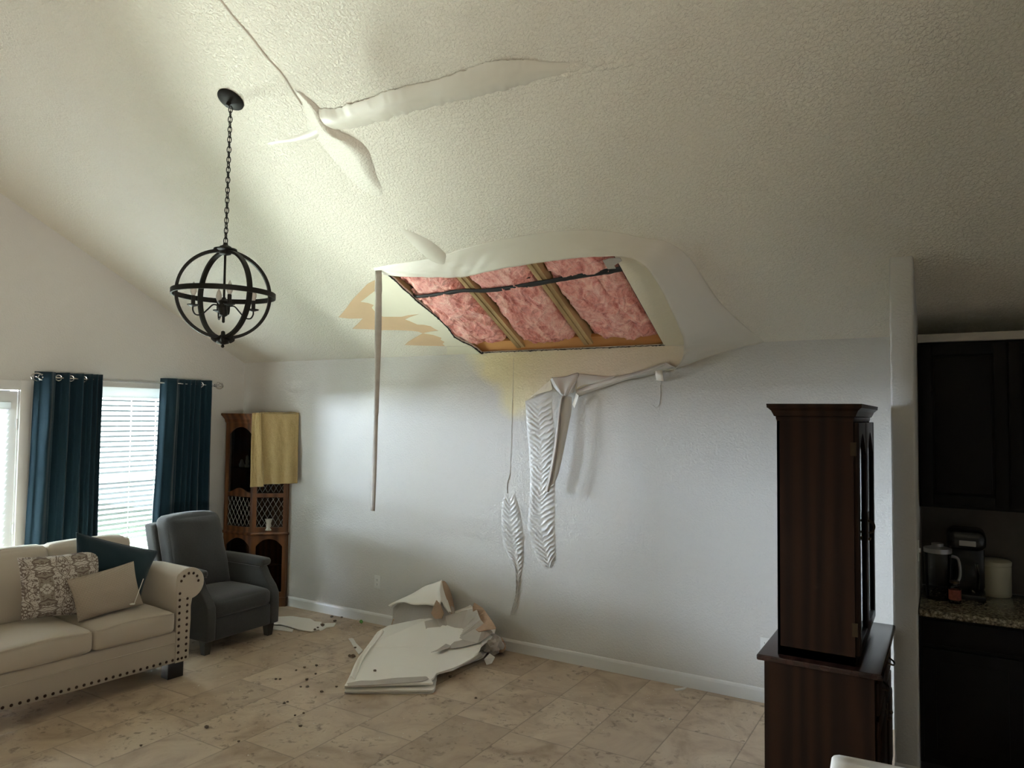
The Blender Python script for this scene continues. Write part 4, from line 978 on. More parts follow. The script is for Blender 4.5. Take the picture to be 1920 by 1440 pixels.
# back panels
bk = MB(); bk.box(PL.x, PRr.x, 5.15, 5.168, .08, CTZ-.09, T); bk.box(PL.x, PL.x+.012, PL.y, 5.168, .08, CTZ-.09, T); bk.build('back_panel', M['oak'], cab, smooth=0)
def face_frame(p0, p1, z0, z1, name, arch=False, arch_d=False, wl=.035, wr=.035, rail=.05, lattice=None, gz=None, mid=None):
    ax = (p1-p0); ln = ax.length; ax.normalize(); nn = Vector((ax.y, -ax.x, 0))
    if nn.y > 0: nn = -nn
    def q_(a, z, o_): return p0+ax*a+nn*o_+Vector((0, 0, z))
    def fbox(m_, a0, a1, c0, c1, o0=-.018, o1=0):
        vs = [q_(a, z, o_) for a in (a0, a1) for z in (c0, c1) for o_ in (o0, o1)]
        m_.add(vs, [(0, 1, 3, 2), (4, 6, 7, 5), (0, 4, 5, 1), (2, 3, 7, 6), (0, 2, 6, 4), (1, 5, 7, 3)], T)
    m_ = MB(); fbox(m_, 0, wl, z0, z1); fbox(m_, ln-wr, ln, z0, z1); fbox(m_, wl, ln-wr, z0, z0+rail)
    def archy(zt, sgn, hgt, thick):
        out = [q_(wl, zt, 0)]; k = 16
        for i in range(k+1):
            t = i/k; e_ = (1-abs(2*t-1)**2.2); shoulder = 0 if .12 < t < .88 else 1
            out.append(q_(wl+(ln-wl-wr)*t, zt-sgn*(thick+hgt*(1-e_)), 0))
        out.append(q_(ln-wr, zt, 0)); m_.prism(out, -nn*.018, T)
    if arch: archy(z1, 1, .075, .035)
    else: fbox(m_, wl, ln-wr, z1-rail, z1)
    if mid:
        for zz in mid: fbox(m_, wl, ln-wr, zz-.02, zz+.02)
        if arch_d:
            out = [q_(wl, mid[0]+.02, 0)]+[q_(wl+(ln-wl-wr)*i/16, mid[0]+.02+.045*math.sin(math.pi*i/16)**2, 0) for i in range(17)]+[q_(ln-wr, mid[0]+.02, 0)]
            m_.prism(out, -nn*.018, T)
    o_ = m_.build(name, M['oak'], cab, smooth=0)
    g_ = MB(); vs = [q_(a, z, o2) for a in (wl*.5, ln-wr*.5) for z in (z0+rail*.5, z1-.02) for o2 in (-.012, -.009)]
    g_.add(vs, [(0, 1, 3, 2), (4, 6, 7, 5), (0, 4, 5, 1), (2, 3, 7, 6), (0, 2, 6, 4), (1, 5, 7, 3)], T); g_.build('pane', M['dimglass'], o_, smooth=0)
    if lattice:
        la = MB()
        for (c0, c1) in lattice:
            wdt = ln-wl-wr; stp = .052; hgt = c1-c0; s0 = 1.75
            for sg in (1, -1):
                k = -8
                while k < 16:
                    # line z = c0 + s0*sg*(a - k*stp)
                    pts = []
                    for i in range(41):
                        a = wdt*i/40; z = c0+s0*sg*(a-k*stp)
                        if c0 <= z <= c1: pts.append(q_(wl+a, z, -.006))
                    if len(pts) > 1: la.tube([pts[0], pts[-1]], .0018, 4, T=T)
                    k += 1
        la.build('leaded_lattice', M['lead'], o_)
    return o_
Zm = 1.075
face_frame(PL, PC, .73, CTZ-.10, 'side_window', arch=True, arch_d=True, mid=[Zm+.02], lattice=[(.78, Zm)], wl=.05, wr=.03, rail=.05)
dr = face_frame(PC, PRr, .73, CTZ-.10, 'door', arch=True, mid=[Zm+.02], lattice=[(.78, Zm), (1.12, 1.30)], wl=.04, wr=.04)
face_frame(PL, PC, .09, .70, 'lower_side_window', arch=True, wl=.05, wr=.03)
face_frame(PC, PRr, .09, .70, 'lower_door', arch=True, wl=.04, wr=.04)
for z in (1.36, 1.09, .745, .40):
    s_ = MB(); a = foot(-.022); s_.add([(p.x, p.y, z-.004) for p in a]+[(p.x, p.y, z+.004) for p in a], [(4, 3, 2, 1, 0), (5, 6, 7, 8, 9)]+[(i, (i+1) % 5, 5+(i+1) % 5, 5+i) for i in range(5)], T); s_.build('shelf', M['oak'] if z < 1.3 else M['glass'], cab, smooth=0)
kk = MB(); ctx = (PC+PRr)/2; kk.ball((PC.x+.03, PC.y+.012, 1.25), .007, T=T); kk.build('door_knob', M['brass'], dr)
def fig(name, label, cat, x, y, z, prof, mat, sc=1):
    o_ = MB().lathe([(r_*sc, zz*sc) for r_, zz in prof], 16).build(name, M[mat], None, smooth=60, loc=(x, y, z)); return tag(o_, label, cat)
fig('figurine', 'small white figurine on the upper glass shelf of the corner cabinet', 'figurine', -6.10, 5.0, 1.365, [(.022, 0), (.024, .01), (.014, .03), (.018, .06), (.012, .08), (.014, .095), (.010, .11), (.002, .118)], 'china')
fig('figurine', 'dark squat ornament beside the white figurine in the cabinet', 'figurine', -6.18, 5.0, 1.365, [(.025, 0), (.03, .02), (.02, .04), (.012, .07), (.003, .075)], 'china')
p_ = on(503, 982, 1, 5.04); fig('vase', 'pale flared vase behind the leaded cabinet door', 'vase', p_.x, 5.045, .749, [(.036, 0), (.038, .006), (.026, .03), (.025, .07), (.036, .105), (.040, .112)], 'china')
# mustard towel over the top right of the cabinet
tw = thing('towel', 'mustard yellow towel draped over the top of the corner cabinet', 'towel', (-5.8, 5.0, CTZ)); T = L(tw)
def towel_grid(topp, botp, zt, zb_, amp, nf, seed, bottom_wave=.01):
    rows = []; n1, n2 = 60, 50
    for j in range(n2):
        v = j/(n2-1); row = []
        for i in range(n1):
            u = i/(n1-1); a = Vector(topp[0]).lerp(Vector(topp[1]), u); b = Vector(botp[0]).lerp(Vector(botp[1]), u)
            p = a.lerp(b, v); p.z = zt+(zb_(u)-zt)*v
            nn = Vector((.66, -.75, 0)); w = amp*(math.sin(u*nf*2*math.pi+seed)*.5+.5)*v+.008*fbm((u*3, v*3, seed), 1)
            bulge = .012*math.sin(min(1, v*6)*math.pi/2)
            hem = .003 if .86 < v < .89 else 0
            row.append(p+nn*(w+bulge-hem))
        rows.append(row)
    return rows
def wpt(u, v, depth):  # point on the plane through PC-PRr pushed out
    nn = Vector((.66, -.75, 0)); o_ = PC+nn*depth; d = ray(u, v); t = (o_-CP).dot(nn)/d.dot(nn); return CP+d*t
e1 = wpt(487, 772, .045); e2 = wpt(561, 772, .045); f1 = wpt(494, 908, .035); f2 = wpt(567, 905, .035); f2.y = min(f2.y, 5.15)
rows = towel_grid((e1, e2), (f1, f2), CTZ+.006, lambda u: f1.z+(f2.z-f1.z)*u, .022, 2.6, 1)
m_ = MB(); m_.grid(rows, T=T)
# the part lying on the top
rows = []
for j in range(12):
    v = j/11; row = []
    for i in range(30):
        u = i/29; a = e1.lerp(e2, u); b = Vector((-6.05+u*.40, 5.155, 0)); p = a.lerp(b, v); p.z = CTZ+.008+.010*abs(fbm((u*4, v*4, 2), 1))+(.006*math.sin(v*3)); row.append(p)
    rows.append(row)
m_.grid(rows, T=T); m_.build('cloth', M['towel'], tw, smooth=180, solid=.006)
g1 = wpt(473, 774, .055); g2 = wpt(490, 772, .06); h1 = wpt(470, 913, .06); h2 = wpt(495, 912, .06)
rows = towel_grid((g1, g2), (h1, h2), CTZ+.010, lambda u: h1.z+(h2.z-h1.z)*u, .018, 1, 2.2)
MB().grid(rows, T=T).build('folded_corner', M['towel'], tw, smooth=180, solid=.008)

# ================================================================== CHINA HUTCH
hu = thing('china_hutch', 'tall dark oak china hutch seen from its side at the right', 'cabinet', (-.50, 4.0, 0)); T = L(hu)
hx0, hx1, hy0, hy1 = -.745, -.285, 3.57, 4.42
MB().box(hx0, hx1, hy0, hy1, .07, .795, T).build('lower_case', M['dkoak'], hu, smooth=0)
MB().bbox(hx0-.008, hx1+.008, hy0-.008, hy1+.008, 0, .075, .008, T=T).build('plinth', M['dkoak'], hu)
MB().bbox(-.775, -.250, 3.54, 4.445, .793, .82, .008, 3, T=T).build('countertop', M['dkoak_top'], hu)
ux0, ux1, uy0, uy1, uz1 = -.690, -.362, 3.60, 4.395, 1.945
uc = MB(); uc.box(ux0, ux1, uy0, uy0+.02, .82, uz1, T); uc.box(ux0, ux1, uy1-.02, uy1, .82, uz1, T); uc.box(ux0, ux0+.012, uy0, uy1, .82, uz1, T); uc.box(ux0, ux1, uy0, uy1, uz1-.02, uz1, T); uc.box(ux0, ux1, uy0, uy1, .82, .86, T)
uc.build('upper_case', M['dkoak'], hu, smooth=0)
# crown moulding
cr = MB()
prof = [(0, 0), (.004, .012), (.004, .020), (.012, .024), (.014, .030), (.022, .048), (.034, .060), (.038, .062), (.040, .080), (0, .080)]
zc = uz1-.042
for (a, za), (b, zb2) in zip(prof, prof[1:]):
    k0, k1 = a, b
    q0 = [(ux0-k0, uy0-k0), (ux1+k0, uy0-k0), (ux1+k0, uy1+k0), (ux0-k0, uy1+k0)]; q1 = [(ux0-k1, uy0-k1), (ux1+k1, uy0-k1), (ux1+k1, uy1+k1), (ux0-k1, uy1+k1)]
    cr.add([(x, y, zc+za) for x, y in q0]+[(x, y, zc+zb2) for x, y in q1], [(i, (i+1) % 4, 4+(i+1) % 4, 4+i) for i in range(4)], T)
cr.box(ux0-.02, ux1+.02, uy0-.02, uy1+.02, zc+.078, zc+.0805, T); cr.build('crown_moulding', M['dkoak'], hu, smooth=30)
# arched glazed doors of the upper case, facing the kitchen
def hutch_door(y0, y1, z0, z1):
    w = .045; x = ux1; m_ = MB()
    m_.bbox(x, x+.022, y0, y0+w, z0, z1, .004, T=T); m_.bbox(x, x+.022, y1-w, y1, z0, z1, .004, T=T); m_.bbox(x, x+.022, y0+w-.002, y1-w+.002, z0, z0+w, .004, T=T)
    out = [(x+.002, y0+w-.003, z1-.002)]
    for i in range(17):
        t = i/16; out.append((x+.002, y0+w-.003+(y1-y0-2*w+.006)*t, z1-.05-.11*abs(2*t-1)**1.5))
    out.append((x+.002, y1-w+.003, z1-.002)); m_.prism(out, (.018, 0, 0), T)
    d = m_.build('glass_door', M['dkoak'], hu, smooth=40)
    MB().box(x+.006, x+.010, y0+w-.01, y1-w+.01, z0+w-.01, z1-.03, T).build('pane', M['dimglass'], d, smooth=0)
    for yy in (y0+w+.004, y1-w-.004): MB().tube([(x+.016, yy, z0+w), (x+.016, yy, z1-.18)], .005, 6, T=T).build('beading', M['dkoak'], d)
    return d
nd = 2; wdt = (uy1-uy0-.01)/nd
for k in range(nd):
    d = hutch_door(uy0+.005+k*wdt, uy0+.005+(k+1)*wdt-.004, .865, uz1-.045)
    yy = uy0+.005+wdt+(-.022 if k == 0 else .018)
    h_ = MB(); h_.box(ux1+.022, ux1+.025, yy-.008, yy+.008, 1.32, 1.46, T)
    h_.tube(catmull([(ux1+.024, yy, 1.42), (ux1+.045, yy, 1.405), (ux1+.05, yy, 1.385), (ux1+.042, yy, 1.365), (ux1+.026, yy, 1.36)], 14), .004, 6, T=T); h_.ball((ux1+.03, yy, 1.33), .006, T=T); h_.build('handle', M['brass'], d)
    if k == 0:
        for z in (1.78, .98):
            MB().box(ux1-.012, ux1+.012, uy0-.003, uy0+.002, z-.03, z+.03, T).build('hinge', M['brass'], d)
for k in range(2):
    y0 = hy0+.03+k*.40; fr = MB().bbox(hx1, hx1+.016, y0, y0+.385, .62, .765, .006, T=T).build('drawer', M['dkoak'], hu)
    h_ = MB(); h_.tube(catmull([(hx1+.016, y0+.14, .70), (hx1+.038, y0+.16, .69), (hx1+.042, y0+.19, .685), (hx1+.038, y0+.22, .69), (hx1+.016, y0+.24, .70)], 16), .005, 6, T=T); h_.build('handle', M['brass'], fr)
    d2 = MB().bbox(hx1, hx1+.016, y0, y0+.385, .10, .60, .006, T=T).build('lower_door', M['dkoak'], hu)
    MB().bbox(hx1+.014, hx1+.024, y0+.06, y0+.325, .17, .53, .008, T=T).build('raised_panel', M['dkoak'], d2)
    h_ = MB(); yk = y0+.35 if k == 0 else y0+.035; h_.ball((hx1+.034, yk, .50), .010, T=T); h_.box(hx1+.014, hx1+.02, yk-.012, yk+.012, .46, .54, T); h_.build('knob', M['brass'], d2)

# ================================================================== KITCHEN
kb = thing('base_cabinet', 'black base cabinet under the granite counter beyond the partition', 'cabinet', (.8, 4.85, 0)); T = L(kb)
MB().box(SX1+.004, 2.4, 4.56, D-.01, .09, .868, T).build('body', M['espresso'], kb, smooth=0)
MB().box(SX1+.004, 2.4, 4.62, D-.01, 0, .09, T).build('toe_kick', M['black'], kb, smooth=0)
for k in range(5):
    x0 = SX1+.02+k*.46; d = MB().bbox(x0, x0+.44, 4.542, 4.56, .12, .70, .004, T=T).build('door', M['espresso'], kb)
    MB().bbox(x0+.06, x0+.38, 4.536, 4.544, .18, .64, .004, T=T).build('raised_panel', M['espresso'], d)
    MB().bbox(x0, x0+.44, 4.542, 4.56, .72, .85, .004, T=T).build('drawer', M['espresso'], kb)
tag(MB().bbox(SX1+.002, 2.42, 4.495, D-.004, .870, .910, .012, 3).build('countertop', M['granite']), 'speckled granite kitchen counter right of the partition wall', 'counter')
uk = thing('wall_cabinet', 'black upper cabinets hung above the kitchen counter', 'cabinet', (.8, 5.0, 1.42)); T = L(uk)
MB().box(SX1+.004, 2.4, 4.872, D-.004, 1.415, 2.365, T).build('body', M['espresso'], uk, smooth=0)
for k in range(5):
    x0 = SX1+.012+k*.43; m_ = MB(); a, b, c, d_ = x0, x0+.42, 1.43, 2.35; w = .06
    m_.bbox(a, a+w, 4.852, 4.872, c, d_, .003, T=T); m_.bbox(b-w, b, 4.852, 4.872, c, d_, .003, T=T); m_.bbox(a+w, b-w, 4.852, 4.872, c, c+w, .003, T=T); m_.bbox(a+w, b-w, 4.852, 4.872, d_-w, d_, .003, T=T)
    dd = m_.build('door', M['espresso'], uk); MB().bbox(a+w+.012, b-w-.012, 4.858, 4.870, c+w+.012, d_-w-.012, .005, T=T).build('raised_panel', M['espresso'], dd)
MB().box(SX1+.004, 2.4, D-.012, D-.004, .912, 1.414, T).build('backsplash', M['backsplash'], uk, smooth=0)
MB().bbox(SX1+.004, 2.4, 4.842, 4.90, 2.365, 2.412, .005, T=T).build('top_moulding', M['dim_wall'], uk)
# things on the counter
p_ = floor(1867, 1116, .91); cn = thing('canister', 'cream lidded canister on the dark kitchen counter', 'canister', (p_.x, p_.y, .911))
MB().lathe([(.074, 0), (.078, .006), (.079, .17), (.074, .176)], 28).build('body', M['canister'], cn)
MB().lathe([(.080, .176), (.081, .196), (.070, .204), (.01, .207)], 28).build('lid', M['canister'], cn)
cf = thing('coffee_maker', 'black coffee maker beside the cream canister', 'coffee maker', (.085, 4.97, .911))
MB().bbox(-.09, .09, -.13, .13, 0, .035, .01).build('base', M['appliance'], cf); MB().bbox(-.09, .09, .02, .13, .03, .36, .02).build('tower', M['appliance'], cf)
MB().bbox(-.095, .095, -.12, .13, .27, .385, .04, 4).build('head', M['appliance'], cf)
MB().lathe([(.05, 0), (.062, .02), (.066, .10), (.055, .15), (.058, .16)], 20, T=Matrix.Translation((0, -.05, .037))).build('carafe', M['dimglass'], cf)
MB().bbox(-.035, .045, -.125, -.118, .30, .33, .003).build('label_plate', M['silver'], cf)
bl_ = thing('water_pitcher', 'clear water pitcher with a grey lid next to the partition', 'pitcher', (-.055, 4.80, .911))
MB().lathe([(.055, 0), (.06, .01), (.066, .20), (.068, .26)], 24).build('jug', M['dimglass'], bl_); MB().lathe([(.070, .26), (.070, .285), (.03, .295), (.03, .31), (.01, .312)], 24).build('lid', M['silver'], bl_)
MB().tube(catmull([(.06, .03, .24), (.10, .05, .22), (.105, .052, .12), (.062, .03, .06)], 20), .008, 8).build('handle', M['silver'], bl_)
p_ = floor(1790, 1118, .91); jr = thing('jar', 'small jar with a red patterned label before the coffee maker', 'jar', (p_.x, 4.74, .911))
MB().lathe([(.028, 0), (.03, .006), (.03, .085), (.022, .095), (.022, .11)], 20).build('body', M['dimglass'], jr)
MB().lathe([(.0306, .02), (.0306, .075)], 20, cap=False).build('paper_label', plain('red_label', (.30, .08, .05), .6, var=.7, vs=60), jr); MB().lathe([(.024, .108), (.024, .122), (.001, .123)], 16).build('lid', M['brass'], jr)

# ================================================================== OUTLETS
def outlet(label, c, name='wall_outlet'):
    o_ = thing(name, label, 'outlet', c)
    pl = MB().bbox(-.035, .035, -.006, 0, -.0575, .0575, .002).build('cover_plate', M['trim'], o_)
    if name == 'wall_outlet':
        for z in (.020, -.020):
            s_ = MB().bbox(-.0165, .0165, -.0085, -.005, z-.0145, z+.0145, .003).build('socket', M['trim'], o_)
            MB().box(-.0075, -.005, -.0090, -.0084, z-.001, z+.008).box(.005, .0075, -.0090, -.0084, z-.001, z+.008).box(-.0025, .0025, -.0090, -.0084, z-.010, z-.005).build('slots', M['black'], s_, smooth=0)
    else: MB().bbox(-.006, .006, -.014, -.004, -.012, .012, .002).build('toggle', M['trim'], o_)
    return o_
outlet('white duplex outlet low on the wall above the debris', wall(708, 1091))
outlet('white duplex outlet half hidden behind the china hutch', wall(1436, 1212))
sw = outlet('white light switch on the kitchen side of the partition', (SX1, 4.62, 1.20), 'light_switch'); sw.rotation_euler = (0, 0, R(90))

# ================================================================== CHAIR AT THE LOWER RIGHT
dc = thing('dining_chair', 'cream upholstered dining chair, only its back top showing', 'chair', (-.17, 2.2, 0)); T = Matrix.Identity(4)
# rounded top rail between pixels, back leans slightly
A0, A1 = floor(1556, 1412, .985)-dc.location, floor(1760, 1452, .985)-dc.location
cxm = (A0+A1)/2; dirv = (A1-A0); wd_ = dirv.length; dirv.normalize(); nv = Vector((-dirv.y, dirv.x, 0))
MT = Matrix(((dirv.x, nv.x, 0, cxm.x), (dirv.y, nv.y, 0, cxm.y), (0, 0, 1, 0), (0, 0, 0, 1)))
hw = wd_/2
MB().soft(-hw, hw, -.03, .03, .45, .985, .028, (0, .006, -.012), 10, T=MT).build('backrest', M['chairfab'], dc, smooth=60)
MB().soft(-hw, hw, -.46, -.03, .42, .49, .03, (0, 0, .015), 8, T=MT).build('seat', M['chairfab'], dc, smooth=60)
for x in (-hw+.025, hw-.025):
    for y in (-.43, -.0): MB().bbox(x-.018, x+.018, y-.018, y+.018, 0, .43, .004, T=MT).build('leg', M['darkleg'], dc)

# ================================================================== FALLEN DRYWALL
def F3(lst): return [floor(u, v, z) for u, v, z in lst]
pile = thing('fallen_drywall', 'large white slab of fallen ceiling drywall lying against the wall', 'debris', floor(760, 1240, 0)); T = L(pile)
def slab3(pts, th, name, mats, parent, T_=None, jag=0, vec=None, seed=0, n=None):
    P_ = [Vector((p[0], min(p[1], D-.02), p[2])) for p in pts]
    if n: P_ = lin(P_+[P_[0]], n+1)[:-1]
    if jag: P_ = [p+Vector((jag*fbm((i*1.7, seed, 0)), jag*fbm((0, i*1.7, seed)), 0)) for i, p in enumerate(P_)]
    m_ = MB(); P_ = [Vector((p.x, min(p.y, D-.016), p.z)) for p in P_]; m_.prism(P_, vec or (0, 0, -th), T_); return m_.build(name, mats, parent, smooth=0)
low = F3([(646, 1297, .012), (812, 1298, .012), (816, 1290, .03), (820, 1262, .03), (905, 1232, .03), (930, 1205, .04), (890, 1170, .05), (720, 1185, .03), (672, 1232, .02)])
slab3(low, .012, 'lower_board', M['gypsum'], pile, T, .004, n=120)
upp = F3([(646, 1286, .055), (725, 1283, .06), (812, 1280, .06), (808, 1275, .062), (815, 1268, .065), (818, 1262, .07), (850, 1254, .08), (895, 1228, .09), (902, 1210, .12), (925, 1192, .16), (930, 1178, .19), (912, 1160, .25), (892, 1130, .32), (880, 1136, .30), (850, 1147, .25), (800, 1158, .19), (760, 1166, .15), (728, 1173, .12), (708, 1184, .10), (700, 1195, .09), (680, 1222, .075), (668, 1240, .065), (655, 1268, .055)])
up3 = slab3(upp, .013, 'upper_board', M['white_face'], pile, T, .003, n=150)
def lift(lst, dz): return [floor(u, v, z+dz) for u, v, z in lst]
slab3(lift([(651, 1281, .058), (675, 1276, .058), (700, 1276, .06), (740, 1271, .062), (800, 1268, .064), (804, 1273, .064), (790, 1278, .062), (720, 1283, .06), (652, 1286, .055)], .003), .002, 'paper_strip', M['paper'], up3, T, .0015, n=60)
slab3(lift([(646, 1290, .032), (660, 1287, .034), (812, 1284, .034), (815, 1288, .03), (812, 1294, .028), (648, 1295, .026)], .0), .010, 'board_edge', M['white_face'], pile, T, .001, n=60)
slab3(lift([(796, 1165, .175), (830, 1156, .215), (870, 1145, .28), (893, 1140, .305), (900, 1160, .26), (915, 1178, .20), (925, 1185, .18), (900, 1204, .125), (870, 1212, .105), (846, 1216, .095), (844, 1210, .098), (858, 1198, .115), (862, 1188, .125), (840, 1182, .13), (822, 1187, .125), (808, 1196, .11), (800, 1185, .13)], .016), .003, 'torn_paper', M['paper'], up3, T, .002, n=90)
slab3(lift([(808, 1223, .09), (820, 1218, .092), (836, 1207, .10), (845, 1210, .10), (843, 1214, .098), (828, 1219, .095)], .02), .003, 'torn_paper', M['paper'], up3, T, .001, n=30)
slab3([floor(u, v, z) for u, v, z in ((886, 1138, .335), (893, 1128, .345), (906, 1140, .32), (920, 1160, .28), (931, 1178, .235), (915, 1180, .22), (898, 1184, .20), (888, 1178, .205), (892, 1166, .23), (886, 1152, .28))], .006, 'brown_torn_paper', M['brown_paper'], up3, T, .004, n=60)
# drooping white paper along the right-hand side
A_ = catmull(F3([(820, 1262, .072), (850, 1252, .085), (880, 1238, .092), (902, 1222, .10)]), 30); B_ = catmull(F3([(820, 1264, .004), (850, 1256, .004), (885, 1242, .006), (906, 1230, .03)]), 30)
MB().grid([[A_[i].lerp(B_[i], k/7)+Vector((0, -.012*math.sin(math.pi*k/7)+.006*math.sin(i*.8+k), 0)) for i in range(30)] for k in range(8)], T=T).build('drooping_paper', M['white_face'], up3, smooth=180, solid=.002)
# crumpled left edge
A_ = catmull(F3([(655, 1272, .06), (668, 1243, .07), (682, 1222, .08), (703, 1196, .095), (712, 1183, .11)]), 40)
MB().grid([[p+Vector((.0+.045*k/6, .01*k/6, .010*math.sin(k/6*math.pi*1.5+i*.15)+.006)) for i, p in enumerate(A_)] for k in range(7)], T=T).build('crumpled_edge', M['white_face'], up3, smooth=180, solid=.002)
# crumpled lump at the right
def chunk(name, label, c, r_, mat, seed, cat='debris', sub=3, flat=.5, group=None, parent=None, T_=None):
    bm = bmesh.new(); bmesh.ops.create_icosphere(bm, subdivisions=sub, radius=1)
    for v in bm.verts:
        d = v.co.normalized(); k = 1+.45*fbm(d*1.3+Vector((seed, 0, 0)), 1.3, 3); v.co = Vector((d.x*r_[0]*k, d.y*r_[1]*k, d.z*r_[2]*k))
    zmin = min(v.co.z for v in bm.verts); bm.verts.index_update(); m_ = MB()
    m_.add([v.co-Vector((0, 0, zmin)) for v in bm.verts], [[v.index for v in f.verts] for f in bm.faces]); bm.free()
    o_ = m_.build(name, M[mat], parent, smooth=25, loc=c)
    if label: tag(o_, label, cat, group)
    return o_
chunk('drywall_chunk', 'crumpled grey drywall chunk at the right end of the fallen slab', floor(922, 1230, 0), (.085, .07, .07), 'paper', 3)
chunk('drywall_chunk', 'dark broken drywall lump against the baseboard right of the slab', floor(938, 1222, .002)+Vector((0, -.04, 0)), (.07, .05, .055), 'brown_paper', 5)
slab3([floor(u, v, z) for u, v, z in ((908, 1236, .04), (918, 1225, .05), (928, 1232, .04), (922, 1243, .01), (912, 1246, .005))], .004, 'paper_flake', M['gypsum'], pile, T)
# broken board standing behind: lower grey part and curled white sheet
bp = thing('drywall_piece', 'curled white drywall piece standing behind the fallen slab', 'debris', wall(780, 1150, .25)); T = L(bp)
def Y3(lst): return [on(u, v, 1, D-o_) for u, v, o_ in lst]
slab3(Y3([(737, 1140, .10), (745, 1132, .10), (765, 1128, .11), (790, 1132, .12), (812, 1137, .13), (832, 1128, .10), (850, 1140, .10), (852, 1160, .14), (820, 1172, .20), (780, 1182, .22), (740, 1185, .18), (730, 1183, .14), (736, 1160, .12)]), 0, 'grey_back', M['paper'], bp, T, .003, vec=Vector((0, .012, 0)), n=80)
fr_ = Y3([(733, 1138, .14), (740, 1132, .17), (756, 1129, .20), (775, 1134, .22), (800, 1134, .22), (822, 1137, .20), (828, 1128, .20), (834, 1140, .18), (843, 1150, .17)])
bk_ = Y3([(732, 1136, .05), (745, 1130, .05), (770, 1116, .04), (795, 1100, .04), (812, 1094, .04), (826, 1089, .05), (829, 1089, .07), (836, 1115, .10), (846, 1148, .14)])
A_ = catmull(bk_, 60); B_ = catmull(fr_, 60)
MB().grid([[A_[i].lerp(B_[i], k/11)+Vector((0, -.03*math.sin(math.pi*k/11), .015*math.sin(math.pi*k/11))) for i in range(60)] for k in range(12)], T=T).build('curled_face', M['white_face'], bp, smooth=180, solid=.004)
A_ = catmull(Y3([(828, 1089, .05), (836, 1092, .04), (845, 1110, .04), (852, 1140, .05), (853, 1152, .06)]), 30); B_ = catmull(Y3([(829, 1090, .10), (832, 1105, .11), (838, 1125, .12), (844, 1145, .13), (847, 1152, .14)]), 30)
MB().grid([[A_[i].lerp(B_[i], k/5) for i in range(30)] for k in range(6)], T=T).build('brown_inside', M['brown_paper'], bp, smooth=180, solid=.003)
slab3(Y3([(812, 1139, .24), (818, 1125, .25), (826, 1135, .24), (832, 1150, .22), (828, 1160, .22), (815, 1160, .23), (808, 1150, .24)]), 0, 'torn_flap', M['brown_paper'], bp, T, .004, vec=Vector((0, .006, 0)), n=40)
slab3(Y3([(730, 1190, .15), (733, 1175, .14), (737, 1160, .13), (741, 1163, .13), (738, 1178, .14), (736, 1190, .15)]), 0, 'torn_flap', M['brown_paper'], bp, T, .002, vec=Vector((0, .006, 0)))
# thin broken sheets next to the recliner
d2 = thing('drywall_piece', 'flat pale drywall sheet on the floor beside the recliner', 'debris', floor(570, 1165, 0)); T = L(d2)
slab3(F3([(505, 1157, .03), (520, 1156, .03), (548, 1155, .03), (562, 1157, .03), (583, 1160, .03), (590, 1165, .03), (604, 1166, .025), (598, 1172, .02), (602, 1178, .01), (585, 1184, .01), (560, 1180, .012), (540, 1174, .02), (525, 1170, .025), (505, 1170, .03)]), .006, 'board', M['white_face'], d2, T, .004, n=80)
slab3(F3([(505, 1172, .012), (530, 1174, .012), (550, 1180, .012), (548, 1184, .008), (520, 1180, .01), (505, 1178, .01)]), .007, 'lower_board', M['gypsum'], d2, T, .003, n=40)
d3 = slab3(F3([(594, 1172, .016), (612, 1168, .014), (630, 1168, .012), (626, 1174, .010), (612, 1176, .008), (606, 1180, .007), (600, 1182, .008)]), .006, 'drywall_fragment', M['white_face'], None, None, .002, n=30); tag(d3, 'small flat drywall fragment right of the pale sheet', 'debris')
d4 = slab3(F3([(653, 1197, .010), (662, 1196, .010), (668, 1206, .010), (681, 1219, .012), (673, 1227, .010), (664, 1214, .008), (658, 1203, .008)]), .005, 'drywall_fragment', M['gypsum'], None, None, .002, n=30); tag(d4, 'narrow cream drywall strip left of the large slab', 'debris')
